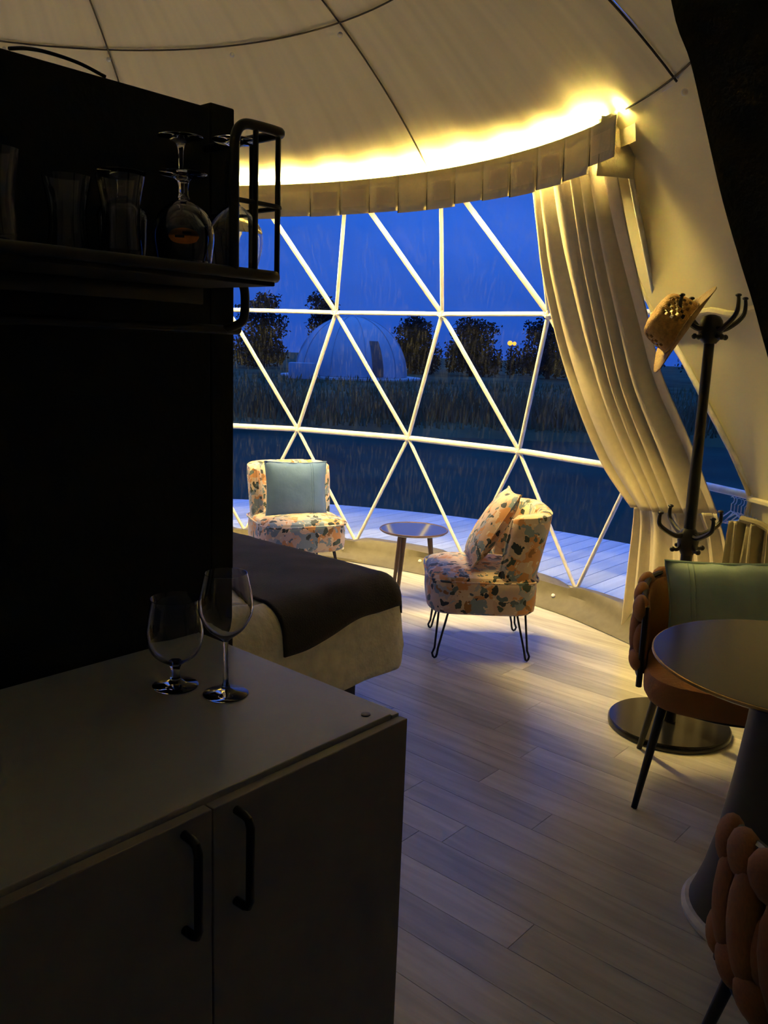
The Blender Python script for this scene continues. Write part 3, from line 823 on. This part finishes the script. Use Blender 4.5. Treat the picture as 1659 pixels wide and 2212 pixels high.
kc = loc('kitchen_cabinet', 'low grey kitchen cabinet with two doors and black handles', 'cabinet')
MB().rbox(-1.19, -0.019, 0.021, 0.553, 0.882, 0.900, .0015).build('top_panel', 'laminate', kc, smooth=False)
MB().rbox(-0.0175, 0.0, 0.0195, 0.553, 0.0, 0.897, .0015).build('side_panel', 'laminate', kc, smooth=False)
MB().rbox(-1.208, -1.1905, 0.0195, 0.553, 0.0, 0.897, .0015).build('side_panel', 'laminate', kc, smooth=False)
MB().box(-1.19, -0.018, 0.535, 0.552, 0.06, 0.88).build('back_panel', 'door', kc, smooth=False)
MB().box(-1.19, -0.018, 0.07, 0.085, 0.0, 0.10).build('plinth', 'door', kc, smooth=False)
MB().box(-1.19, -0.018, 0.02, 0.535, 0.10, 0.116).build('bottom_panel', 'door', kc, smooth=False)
for u1, hu in ((-0.0005, -0.362), (-0.4025, -0.447), (-0.8045, -0.845)):
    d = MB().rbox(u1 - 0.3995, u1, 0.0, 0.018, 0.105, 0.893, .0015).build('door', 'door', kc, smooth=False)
    h = [(hu, 0.0, .738), (hu, -.018, .739), (hu, -.026, .742), (hu, -.030, .752), (hu, -.030, .862), (hu, -.026, .872), (hu, -.018, .875), (hu, 0.0, .876)]
    MB().tube(h, .0062, 10).build('handle', 'black', d)
MB().lathe([(.008, 0), (.008, .0015), (.005, .002)], 16, (-0.052, 0.048, 0.9)).build('screw_cap', 'black', kc)

rk = loc('wall_shelf', 'black wall shelf with wire end guard holding upturned glasses', 'shelf')
SZ = 1.617
MB().rbox(-1.0, 0.0, 0.345, 0.553, SZ - .02, SZ, .002).build('board', 'darkwood', rk, smooth=False)
rail = [(-1.0, .335, SZ - .004), (-.03, .335, SZ - .004), (-.008, .337, SZ - .004), (.006, .352, SZ - .004), (.008, .38, SZ - .004), (.008, .553, SZ - .004)]
MB().tube(rail, .0095, 10).build('edge_rail', 'black', rk)
ZT = 1.852
top = catmull([(-.100, .335, SZ), (-.100, .335, ZT - .06), (-.096, .335, ZT - .02), (-.080, .335, ZT - .003), (-.05, .335, ZT), (-.012, .335, ZT), (.004, .341, ZT), (.008, .36, ZT), (.008, .45, ZT), (.008, .553, ZT)], 48)
MB().tube(top, .0085, 10).build('end_guard', 'black', rk)
ZM = 1.730
MB().tube(catmull([(-.100, .335, ZM), (-.03, .335, ZM), (.002, .340, ZM), (.008, .36, ZM), (.008, .46, ZM), (.008, .553, ZM)], 24), .0042, 8).build('guard_wire', 'black', rk)
for a, b in ((-.055, .335), (.000, .341), (.008, .42), (.008, .49)):
    MB().tube([(a, b, SZ), (a, b, ZT)], .0048, 8).build('guard_wire', 'black', rk)
MB().tube(catmull([(.008, .46, SZ - .006), (.020, .46, SZ - .012), (.026, .46, SZ - .028), (.026, .46, 1.555), (.018, .46, 1.535), (-.015, .465, 1.522), (-.06, .47, 1.520), (-.9, .47, 1.520)], 40), .0085, 10).build('hanging_rail', 'black', rk)
for a in (-.98, -.5):
    MB().tube([(a, .47, SZ - .02), (a, .47, 1.52)], .006, 8).build('bracket', 'black', rk)
MB().rbox(-1.0, .0, .5525, .557, SZ - .05, SZ - .02, .001).build('bracket', 'black', rk)

# ---- glasses
def put(name, label, at, z, prof_out, prof_in, flip=False, group=None, foot=None):
    p = C0 + Ud * at[0] + Vd * at[1]
    o = thing(name, label, 'glass', (p.x, p.y, z + .0006), 0, group)
    H = max(q[1] for q in prof_out)
    fl_ = (lambda q: [(r, H - zz) for r, zz in q][::-1]) if flip else (lambda q: q)
    MB().lathe(fl_(prof_out + prof_in[::-1]), 40, cap=False, loop=True).build('bowl', 'glass', o)
    if foot: MB().lathe(fl_(foot), 40, cap=True).build('stem' if foot[-1][1] > .05 else 'foot', 'glass', o)
    return o
def dense(pts, n=26):
    return [(max(.0005, p.x), p.y) for p in catmull([(r, z, 0) for r, z in pts], n)]
def wine(H=.216, rb=.0465, rr=.036, stem=.095):
    b = H - stem
    outp = dense([(.0040, stem), (.010, stem + .006), (.030, stem + .022), (rb * .93, stem + .045), (rb, stem + .062), (rb * .97, stem + .080), (rr, H)])
    inn = dense([(.0008, stem + .004), (.009, stem + .009), (.029, stem + .024), (rb * .93 - .001, stem + .046), (rb - .0012, stem + .062), (rb * .97 - .0012, stem + .080), (rr - .001, H)])
    ft = [(.0385, 0.0), (.0390, .0012), (.036, .003), (.018, .006), (.008, .011), (.0048, .022), (.0038, .05), (.0038, stem - .012), (.0045, stem - .004), (.0042, stem + .0005)]
    return outp, inn, ft
def snifter(H=.160, rb=.049, rr=.0415, stem=.040):
    outp = dense([(.008, stem), (.022, stem + .006), (.040, stem + .022), (rb, stem + .050), (rb * .97, stem + .078), (rr + .001, stem + .108), (rr + .0015, H)])
    inn = dense([(.001, stem + .005), (.020, stem + .009), (.038, stem + .024), (rb - .0015, stem + .051), (rb * .97 - .0015, stem + .078), (rr - .001, stem + .108), (rr - .0003, H)])
    ft = [(.0395, 0.0), (.040, .0015), (.037, .004), (.018, .007), (.010, .012), (.0078, .022), (.0080, stem - .008), (.011, stem - .001), (.009, stem + .001)]
    return outp, inn, ft
def pint(H=.125, r=.034):
    outp = [(.0005, 0)] + dense([(r * .86, 0.0), (r * .90, .02), (r * .80, H * .45), (r * .86, H * .7), (r * 1.06, H)])
    inn = [(.0005, .008)] + dense([(r * .78, .008), (r * .84, .022), (r * .75, H * .45), (r * .81, H * .7), (r * 1.06 - .0012, H)])
    return outp, inn
def atuv(x, y):
    d = Vector((x, y, 0)) - C0; return (d.dot(Ud), d.dot(Vd))
a_, b_, c_ = wine(); put('wine_glass', 'tall clear wine glass standing upright on the cabinet top', atuv(-.262, 1.384), .9, a_, b_, foot=c_)
a_, b_, c_ = snifter(); put('beer_snifter', 'short-stemmed clear snifter glass on the cabinet, left of the wine glass', atuv(-.356, 1.412), .9, a_, b_, foot=c_)
# on the shelf, upside down
a_, b_, c_ = wine(.222, .050, .038, .100)
put('wine_glass', 'upturned wine glass on the shelf inside the wire end guard', (-.043, .405), SZ, a_, b_, True, foot=c_)
put('wine_glass', 'upturned wine glass on the shelf behind the emblem snifter', (-.112, .465), SZ, a_, b_, True, foot=c_)
a_, b_, c_ = snifter(.140, .050, .043, .042)
sn = put('beer_snifter', 'upturned snifter with an orange emblem on the shelf', (-.150, .405), SZ, a_, b_, True, foot=c_)
P = []
ca = math.atan2(-(C0 + Ud * -.15 + Vd * .405).y, -(C0 + Ud * -.15 + Vd * .405).x)
ring = []
for i in range(13):
    q = (i / 12 - .5) * 2; hgt = .011 * math.sqrt(max(0, 1 - q * q)) + .0015
    a = ca + q * .50
    P.append([((.0502) * math.cos(a), (.0502) * math.sin(a), .046 + hgt * (s - .5) * 2) for s in (0, .25, .5, .75, 1)])
MB().grid(P).build('emblem', 'emblem', sn, label='orange oval emblem printed on the bowl')
P = [[((.0506) * math.cos(ca + x), (.0506) * math.sin(ca + x), z) for z in (.043, .047)] for x in (-.28, -.2, -.1, 0.02)]
MB().grid(P).build('emblem_mark', 'black', sn)
P = [[((.0506) * math.cos(ca + x), (.0506) * math.sin(ca + x), z) for z in (.049, .053)] for x in (-.04, .06, .14, 0.24)]
MB().grid(P).build('emblem_mark', 'black', sn)
a_, b_, c_ = snifter(.132, .040, .034, .042)
put('beer_snifter', 'small upturned stemmed glass between the tall tumbler and the emblem snifter', (-.215, .485), SZ, a_, b_, True, foot=c_)
a_, b_ = pint(.130, .036)
put('tumbler', 'tall waisted tumbler on the shelf left of the stemmed glasses', (-.258, .420), SZ, a_, b_)
put('tumbler', 'faint tall tumbler second from the stemmed glasses on the shelf', (-.305, .500), SZ, a_, b_)
put('tumbler', 'tall tumbler at the left picture edge on the shelf', (-.470, .400), SZ, a_, b_)

# ------------------------------------------------------------------ bed with throw
bed = loc('bed', 'bed with cream bedspread standing behind the black partition', 'bed')
UE, VE, TZ, RD = 1.50, 1.42, 0.578, 0.11
def drape(over_u, over_v, u, v, off=0.0, wr_=1.0, flare=0.10):
    """point on the bed cover: u, v clamp to the top; overs go round the rounded edge and down"""
    d = math.hypot(over_u, over_v)
    bu, bv = min(u, UE), max(v, VE)
    if d < 1e-6:
        return Vector((bu, bv, TZ + off + 0.006 * nz3(u * 4, v * 4, 1)))
    du, dv = over_u / d, -over_v / d
    r = RD + off
    arc = r * PI / 2
    if d < arc: h, z = r * math.sin(d / r), r * (1 - math.cos(d / r))
    else:
        q = d - arc; h, z = r + q * flare, r + q * .99
    if z > .12: h += wr_ * (0.012 * nz3(u * 5, v * 5, 2) + .005 * math.sin(u * 17 + v * 13)) * min(1, (z - .12) * 6)
    return Vector((bu + du * h, bv + dv * h, TZ + off - z))
HEM = 0.44
stations = []
for i in range(50): stations.append((-.7 + (UE + .7) * i / 49, VE, 0, 1))
for i in range(1, 16):
    a = i / 16 * PI / 2; stations.append((UE, VE, math.sin(a), math.cos(a)))
for i in range(36): stations.append((UE, VE + 1.5 * i / 35, 1, 0))
P = []
for (u, v, a, b) in stations:
    row = []
    for k in range(19):
        d = HEM * k / 18 * (1.0 - 0.16 * (2 * a * b) ** 2)
        row.append(drape(a * d, b * d, u + a * d, v - b * d))
    P.append(row)
mb = MB().grid(P)
mb.grid([[Vector((-.7 + (UE + .7) * i / 30, VE + 1.5 * j / 20, TZ + 0.006 * nz3((-.7 + (UE + .7) * i / 30) * 4, (VE + 1.5 * j / 20) * 4, 1))) for j in range(21)] for i in range(31)])
solidify(mb.build('bedspread', 'spread', bed), .006)
MB().rbox(-.7, 1.44, 1.40, 2.9, .155, .225, .01).build('frame', 'black', bed)
MB().rbox(-.68, 1.42, 1.44, 2.88, .225, .50, .03).build('mattress', 'whitebase', bed)
for x, y in ((1.37, 1.45), (-.6, 1.45), (1.37, 2.8), (-.6, 2.8)):
    MB().rbox(x - .035, x + .035, y - .035, y + .035, 0, .16, .004).build('leg', 'black', bed)
th = loc('throw_blanket', 'black throw blanket draped across the foot of the bed', 'blanket')
P = []
NU, NV = 44, 64
for i in range(NU + 1):
    a = i / NU; row = []
    for j in range(NV + 1):
        b = j / NV
        # cloth coordinates: u across the width, s along the length from far side over the near edge
        hem = .255 - .085 * a + .012 * math.sin(a * 9)
        v = 2.75 + (VE - hem - 2.75) * b
        u = .90 + (.74 - .0) * a + .03 * math.sin(b * 5) * (1 - a) + (0.03 * b * (1 - a))
        ou, ov = max(0, u - UE), max(0, VE - v)
        if ou > 0 and ov > 0:
            k = 0.85; ou *= k
        p = drape(ou, ov, u, v, .011, .8)
        p.z += .004 * nz3(u * 9, v * 9, 6) + .003
        if a > .97 and b > .9: p.z -= .03 * (b - .9) * 10
        row.append(p)
    P.append(row)
solidify(MB().grid(P).build('cloth', 'throw', th), .008, 1)

# ------------------------------------------------------------------ cushions
def cushion(name, label, mt, w_, h_, t_, M4, pipe=None, seamx=None):
    o = bpy.data.objects.new(name, None); COL.objects.link(o); o.empty_display_size = .05; o.matrix_basis = M4
    tag(o, label, 'cushion')
    N = 22
    def pt_(a, b, sg):
        pin = 1 - 0.10 * (1 - abs(b) ** 1) * abs(a) ** 4 - 0
        x = a * w_ / 2 * (1 - .07 * (1 - b * b) * abs(a)); y = b * h_ / 2 * (1 - .07 * (1 - a * a) * abs(b))
        k = max(0, (1 - abs(a) ** 2.6)) ** .55 * max(0, (1 - abs(b) ** 2.6)) ** .55
        k *= 1 + .10 * nz3(a * 2.5, b * 2.5, sg * 3 + 1)
        rip = .012 * (abs(b) ** 5) * math.sin(a * 14) * (1 - abs(a))
        return Vector((x, y, sg * (t_ / 2 * k + rip * .6)))
    P = [[pt_(-1 + 2 * i / N, -1 + 2 * j / N, 1) for j in range(N + 1)] for i in range(N + 1)]
    Q = [[pt_(-1 + 2 * i / N, -1 + 2 * j / N, -1) for i in range(N + 1)] for j in range(N + 1)]
    MB().grid(P).grid(Q).build('cover', mt, o)
    edge = [pt_(-1 + 2 * i / N, -1, 0) for i in range(N)] + [pt_(1, -1 + 2 * i / N, 0) for i in range(N)] + [pt_(1 - 2 * i / N, 1, 0) for i in range(N)] + [pt_(-1, 1 - 2 * i / N, 0) for i in range(N)]
    MB().tube(edge, .005, 6, closed=True).build('piping', pipe or mt, o)
    if seamx is not None:
        MB().tube([pt_(seamx, -.97 + 1.94 * i / 20, 1) + Vector((0, 0, .001)) for i in range(21)], .0028, 5).build('seam', pipe or mt, o)
        MB().tube([pt_(seamx - .07, -.97 + 1.94 * i / 20, 1) + Vector((0, 0, .001)) for i in range(21)], .002, 5).build('seam', pipe or mt, o)
    return o
def frame_m(c, right, upv):
    r = Vector(right).normalized(); n_ = r.cross(Vector(upv)).normalized(); u = n_.cross(r)
    return Matrix(((r.x, u.x, n_.x, c[0]), (r.y, u.y, n_.y, c[1]), (r.z, u.z, n_.z, c[2]), (0, 0, 0, 1)))

# ------------------------------------------------------------------ winged lounge chairs
def wing_chair(label, at, az):
    t = thing('lounge_chair', label, 'chair', (at[0], at[1], 0), az, group='floral lounge chairs by the window')
    # seat: rounded block with a crowned top
    P = []
    lev = [(.80, .236), (.93, .238), (.985, .252), (1.0, .29), (1.0, .36), (.985, .40), (.94, .422), (.80, .436), (.5, .446), (.02, .450)]
    nst = 56
    for k, z in lev:
        row = []
        for i in range(nst):
            a = 2 * PI * i / nst; c, s = math.cos(a), math.sin(a); n_ = 5.0
            q = (abs(c) ** n_ + abs(s) ** n_) ** (-1 / n_)
            row.append((.005 + .272 * k * c * q, .272 * k * s * q, z))
        P.append(row)
    m_ = MB().grid(P, closed_v=True); m_.f.append(tuple(reversed(range(nst))))
    m_.build('seat', 'floral', t)
    # piping round the seat's upper edge
    MB().tube([(.005 + .277 * math.cos(a) * ((abs(math.cos(a)) ** 5 + abs(math.sin(a)) ** 5) ** -.2),   .277 * math.sin(a) * ((abs(math.cos(a)) ** 5 + abs(math.sin(a)) ** 5) ** -.2), .405) for a in [2 * PI * i / 48 for i in range(48)]], .006, 6, closed=True).build('piping', 'floral', t)
    # winged back: U plan, rounded section
    ns = 60; rows_ = []
    for i in range(ns + 1):
        s = -1 + 2 * i / ns
        ang = s * 98 * D2R
        n_ = 2.9; cs, sn_ = math.cos(ang), math.sin(ang)
        q = (abs(cs) ** n_ + abs(sn_) ** n_) ** (-1 / n_)
        ox, oy = -.075 - .20 * cs * q, .270 * sn_ * q
        # outward normal in plan
        nn = Vector((-cs * .8, sn_, 0)).normalized()
        fade = max(0.0, (abs(s) - .90) / .10)
        topz = .742 - .012 * abs(s) ** 3 - .02 * fade
        lowz = .242
        th_ = .092 * (1 - .25 * abs(s)) * math.sqrt(max(0.03, 1 - fade ** 2.2))
        ctr_ = Vector((ox, oy, 0)) - nn * .045
        rib = 0.006 * abs(math.sin(s * PI * 4.0))
        loop = []
        for j in range(22):
            b = 2 * PI * j / 22; cb_, sb_ = math.cos(b), math.sin(b); m__ = 7.0
            qb = (abs(cb_) ** m__ + abs(sb_) ** m__) ** (-1 / m__)
            hz = (topz + lowz) / 2 + (topz - lowz) / 2 * sb_ * qb
            dn = th_ / 2 * cb_ * qb
            if cb_ < 0: dn -= rib
            k = (hz - .42) / .32
            back = -.065 * max(0, k) - .0
            flare = 1 + .05 * max(0, k)
            wingcut = .012 * max(0, (abs(s) - .6) / .4) * (1 - max(0, min(1, k)))   # wing narrows downwards
            p = ctr_ + nn * dn
            loop.append(Vector((p.x + back - wingcut, p.y * flare, hz)))
        rows_.append(loop)
    m_ = MB().grid(rows_, closed_v=True)
    m_.f.append(tuple(range(22))); m_.f.append(tuple(ns * 22 + j for j in reversed(range(22))))
    m_.build('backrest', 'floral', t)
    # piping along the wing's front edge
    for e_ in (0, ns):
        MB().tube([rows_[e_][j] for j in range(22)], .007, 6, closed=True).build('piping', 'floral', t)
    # hairpin legs
    for sx in (-1, 1):
        for sy in (-1, 1):
            f = Vector((.228 * sx, .228 * sy, .006)); c = Vector((.190 * sx, .190 * sy, .24))
            tg = Vector((1.0 * sx, -.55 * sy, 0)).normalized()
            a, b = c + tg * .026, c - tg * .026
            path = [a, a.lerp(f, .8) + tg * .004, f + tg * .013 + Vector((0, 0, .02)), f + tg * .008 + Vector((0, 0, .005)), f, f - tg * .008 + Vector((0, 0, .005)), f - tg * .013 + Vector((0, 0, .02)), b.lerp(f, .8) - tg * .004, b]
            MB().tube(path, .0055, 8).build('leg', 'black', t)
    return t
CR = (.502, 4.211); CL = (-.56, 5.31)
wing_chair('floral winged lounge chair seen from the side, right of the small table', CR, PI)
azl = -66 * D2R
wing_chair('floral winged lounge chair facing the room, holding the teal cushion', CL, azl)
fw = Vector((math.cos(azl), math.sin(azl), 0)); rt = Vector((-fw.y, fw.x, 0))
cc = Vector((CL[0], CL[1], 0)) + fw * .0 - rt * .0 + Vector((0, 0, .590))
cushion('cushion', 'plain teal velvet cushion on the left lounge chair', 'teal', .405, .36, .11, frame_m(cc, rt + Vector((0, 0, -.03)), Vector((0, 0, 1)) - fw * .20), seamx=.52)
cushion('cushion', 'floral cushion leaning inside the right lounge chair', 'floral', .42, .42, .12, frame_m((.545, 4.215, .632), (.0, -1, 0.06), (.24, 0, .40)))

# ------------------------------------------------------------------ side table between the chairs
stb = thing('side_table', 'small round mirror-topped side table on splayed wooden legs', 'table', (.182, 4.955, 0))
H_ = .44
MB().lathe([(.196, H_ - .012), (.199, H_ - .008), (.199, H_ - .002), (.196, H_)], 56).build('top', 'sidetop', stb)
MB().tube([(.2 * math.cos(2 * PI * i / 56), .2 * math.sin(2 * PI * i / 56), H_ - .002) for i in range(56)], .0055, 8, closed=True).build('rim', 'copper', stb)
for a in (140, 232, 12):
    c, s = math.cos(a * D2R), math.sin(a * D2R)
    MB().tube([(.095 * c, .095 * s, H_ - .012), (.145 * c, .145 * s, 0)], [.017, .009], 10).build('leg', 'walnut', stb)

# ------------------------------------------------------------------ dining table and chairs
tb = thing('dining_table', 'round dark dining table with brass rim and flared pedestal', 'table', (1.085, 2.075, 0))
MB().lathe([(.330, .716), (.350, .722), (.365, .731), (.366, .737), (.364, .740)], 72).build('top', 'tabletop', tb)
MB().lathe([(.3645, .7315), (.3680, .7325), (.3680, .7385), (.3645, .7395)], 72, cap=False).build('rim', 'brass', tb)
MB().lathe([(.205, .030), (.198, .05), (.176, .12), (.150, .24), (.128, .40), (.112, .56), (.105, .66), (.13, .70), (.20, .716)], 48).build('pedestal', 'pedestal', tb)
MB().lathe([(.212, 0), (.222, .004), (.224, .018), (.215, .030), (.19, .032)], 56).build('base_ring', 'whitebase', tb)

def tub_chair(label, at, az):
    t = thing('dining_chair', label, 'chair', (at[0], at[1], 0), az, group='woven rust dining chairs at the round table')
    rx, ry, n_ = .255, .292, 2.6
    TH = 112
    def plan(th, k=1.0):
        c, s = math.cos(th * D2R), math.sin(th * D2R); q = (abs(c) ** n_ + abs(s) ** n_) ** (-1 / n_)
        return Vector((-.02 - rx * k * c * q, ry * k * s * q, 0))
    def topz(th):
        a = abs(th)
        return .718 - .060 * max(0, (a - 50) / (TH - 50)) ** 1.6
    def outn(th): return Vector((-math.cos(th * D2R), math.sin(th * D2R), 0))
    # seat
    P = []
    for k, z in [(.75, .362), (.96, .366), (1.0, .385), (1.0, .43), (.97, .455), (.85, .468), (.5, .475), (.02, .477)]:
        P.append([(.02 + .262 * k * c * q, .268 * k * s * q, z) for c, s, q in [(math.cos(2 * PI * i / 44), math.sin(2 * PI * i / 44), (abs(math.cos(2 * PI * i / 44)) ** 3.4 + abs(math.sin(2 * PI * i / 44)) ** 3.4) ** (-1 / 3.4)) for i in range(44)]])
    m_ = MB().grid(P, closed_v=True); m_.f.append(tuple(reversed(range(44)))); m_.build('seat', 'rustseat', t)
    # inner shell
    P = []
    for i in range(37):
        th = -TH + 2 * TH * i / 36
        P.append([plan(th, .965) + Vector((0, 0, .42 + (topz(th) - .012 - .42) * j / 5)) for j in range(6)])
    solidify(MB().grid(P).build('backrest', 'rust', t), .016)
    # black tube frame
    path = [plan(-TH) + Vector((0, 0, .372)), plan(-TH) + Vector((0, 0, .50))] + [plan(-TH + 2 * TH * i / 40) + Vector((0, 0, topz(-TH + 2 * TH * i / 40))) for i in range(41)] + [plan(TH) + Vector((0, 0, .50)), plan(TH) + Vector((0, 0, .372))]
    MB().tube(path, .0105, 8).build('frame', 'black', t)
    MB().tube([plan(-TH + 2 * TH * i / 40) + Vector((0, 0, .412)) for i in range(41)], .0105, 8).build('frame', 'black', t)
    MB().tube([(.02 + .24 * math.cos(2 * PI * i / 40), .245 * math.sin(2 * PI * i / 40), .362) for i in range(40)], .009, 6, closed=True).build('seat_frame', 'black', t)
    # woven straps: bulging loops
    unit = MB().ball((0, 0, 0), 1.0, 12, 8).mesh('strap', 'rust')
    NC = 12
    def strap(th, z, hw, hh, ht, tilt=0.0, push=.010):
        p = plan(th) + outn(th) * push + Vector((0, 0, z)); o_ = outn(th); tg = Vector((0, 0, 1)).cross(o_)
        Mx = Matrix(((tg.x, 0, o_.x, p.x), (tg.y, 0, o_.y, p.y), (0, 1, 0, p.z), (0, 0, 0, 1)))
        inst('strap', unit, t, Mx @ Matrix.Rotation(tilt, 4, 'Z') @ Matrix.Diagonal((hw, hh, ht, 1)))
    for i in range(NC):
        th = -TH + 8 + (2 * TH - 16) * i / (NC - 1); tz = topz(th)
        strap(th, tz - .026, .050, .048, .027, .30)
        if i < NC - 1:
            t2 = th + (2 * TH - 16) / (NC - 1) / 2; tz2 = topz(t2); span = tz2 - .42
            strap(t2, .42 + span * .50, .046, span * .38, .026, .14, .014)
        strap(th, .458, .050, .038, .025, -.2)
        strap(th, .40 + (tz - .40) * .48, .034, (tz - .40) * .22, .022, .05, .004)
    for sx in (-1, 1):
        for sy in (-1, 1):
            MB().tube([(.165 * sx, .195 * sy, .368), (.235 * sx, .258 * sy, 0)], [.017, .0105], 10).build('leg', 'black', t)
    return t
az1 = math.atan2(-.95, -.31); C1 = (1.20, 2.785)
tub_chair('woven rust dining chair holding the sage cushion behind the table', C1, az1)
az2 = math.atan2(.995, .10); C2 = (.945, 1.335)
tub_chair('woven rust dining chair in the near right corner, seen from behind', C2, az2)
f1 = Vector((math.cos(az1), math.sin(az1), 0)); r1 = Vector((-f1.y, f1.x, 0))
cushion('cushion', 'sage green velvet cushion upright on the dining chair', 'sage', .50, .33, .13, frame_m((C1[0] - f1.x * .10 + r1.x * .03, C1[1] - f1.y * .10 + r1.y * .03, .645), r1 + Vector((0, 0, .10)), Vector((0, 0, 1)) - f1 * .18), seamx=-.62)

# ------------------------------------------------------------------ coat stand and hat
cs_ = thing('coat_stand', 'tall black coat stand with two tiers of curled hooks', 'coat stand', (1.205, 3.288, 0))
MB().lathe([(.238, 0), (.243, .004), (.243, .024), (.238, .030), (.03, .032)], 64).build('base', 'gloss', cs_)
MB().lathe([(.026, .03), (.026, .07), (.0225, .09), (.0225, 1.0), (.019, 1.3), (.019, 1.57)], 16).build('pole', 'black', cs_)
MB().lathe([(.024, 1.555), (.040, 1.575), (.046, 1.61), (.040, 1.640), (.030, 1.655), (.012, 1.662)], 20).build('head', 'black', cs_)
MB().lathe([(.024, .735), (.036, .76), (.042, .795), (.034, .825), (.024, .84)], 20).build('collar', 'black', cs_)
def hooks(z, ro, rise, angs, low):
    for a in angs:
        c, s = math.cos(a), math.sin(a)
        up = [(.025, z - .01), (.06, z - .012), (ro * .75, z + rise * .12), (ro * .97, z + rise * .42), (ro, z + rise * .75), (ro * .97, z + rise)]
        pts = catmull([(r * c, r * s, zz) for r, zz in up], 18)
        mb = MB().tube(pts, [.012 - .006 * i / 17 for i in range(18)], 8)
        mb.ball(pts[-1], .012, 8, 6, (1, 1, .55)); mb.build('hook', 'black', cs_)
        dn = [(.028, low + .035), (.034, low + .012), (.048, low), (.068, low + .002)]
        pts = catmull([(r * c, r * s, zz) for r, zz in dn], 10)
        mb = MB().tube(pts, [.012 - .006 * i / 9 for i in range(10)], 8)
        mb.ball(pts[-1], .011, 8, 6); mb.build('peg', 'black', cs_)
hooks(1.622, .142, .105, [x * D2R for x in (196, 106, 286, 16)], 1.578)
hooks(.825, .140, .080, [x * D2R for x in (196, 106, 286, 16)], .757)

hat = bpy.data.objects.new('straw_hat', None); COL.objects.link(hat); hat.empty_display_size = .05
tag(hat, 'perforated straw hat hanging from a top hook of the coat stand', 'hat')
ax = Vector((-.86, .12, .50)).normalized()
hat.matrix_basis = Matrix.Translation((1.108, 3.315, 1.606)) @ ax.to_track_quat('Z', 'Y').to_matrix().to_4x4()
n_h = 72
crown = [(.092, 0), (.093, .02), (.092, .032), (.091, .044), (.090, .056), (.088, .068), (.086, .080), (.083, .092), (.078, .106), (.068, .117), (.045, .124), (.02, .122), (.002, .120)]
mb = MB(); rings = [[(r * math.cos(2 * PI * j / n_h), r * 1.12 * math.sin(2 * PI * j / n_h), z) for j in range(n_h)] for r, z in crown]
mb.v = [p for rw in rings for p in rw]
for i in range(len(crown) - 1):
    for j in range(n_h):
        if 2 <= i <= 7 and (j % 4) in ((0, 1) if i % 2 else (2, 3)) and (j // 12) % 2 == 0: continue      # real holes in the weave
        mb.f.append((i * n_h + j, i * n_h + (j + 1) % n_h, (i + 1) * n_h + (j + 1) % n_h, (i + 1) * n_h + j))
solidify(mb.build('crown', 'straw', hat), .003)
P = [[((.092 + q) * math.cos(2 * PI * j / 60), (.103 + q) * math.sin(2 * PI * j / 60), -.0 - .10 * q + .45 * q * abs(math.cos(2 * PI * j / 60)) ** 3 * (q / .085)) for j in range(60)] for q in (0, .02, .04, .06, .075, .085)]
solidify(MB().grid(P, closed_v=True).build('brim', 'strawband', hat), .003)
MB().tube([(.0935 * math.cos(2 * PI * j / 48), .1045 * math.sin(2 * PI * j / 48), .008) for j in range(48)], .005, 6, closed=True).build('band', 'strawband', hat)

# ------------------------------------------------------------------ dark drape at the entrance, beside the viewer
dc_ = thing('door_curtain', 'blackout cloth drape beside the entrance at the right picture edge', 'curtain', (.6, .8, 0))
edge = catmull([(.15, .8, 2.25), (.20, .8, 1.93), (.23, .8, 1.80), (.251, .8, 1.753), (.267, .8, 1.709), (.2905, .8, 1.643), (.313, .8, 1.589), (.337, .8, 1.533), (.37, .8, 1.44), (.43, .8, 1.2), (.50, .8, .8), (.53, .8, .4), (.55, .8, .01)], 60)
P = []
for i, p in enumerate(edge):
    row = []
    for j in range(30):
        s = j / 29
        row.append(Vector((p.x + .45 * s, p.y - .10 * s - .02 + .02 * math.cos(s * 26), p.z)))
    P.append(row)
solidify(MB().grid(P).build('cloth', 'drape_dark', dc_, world=True), .006)
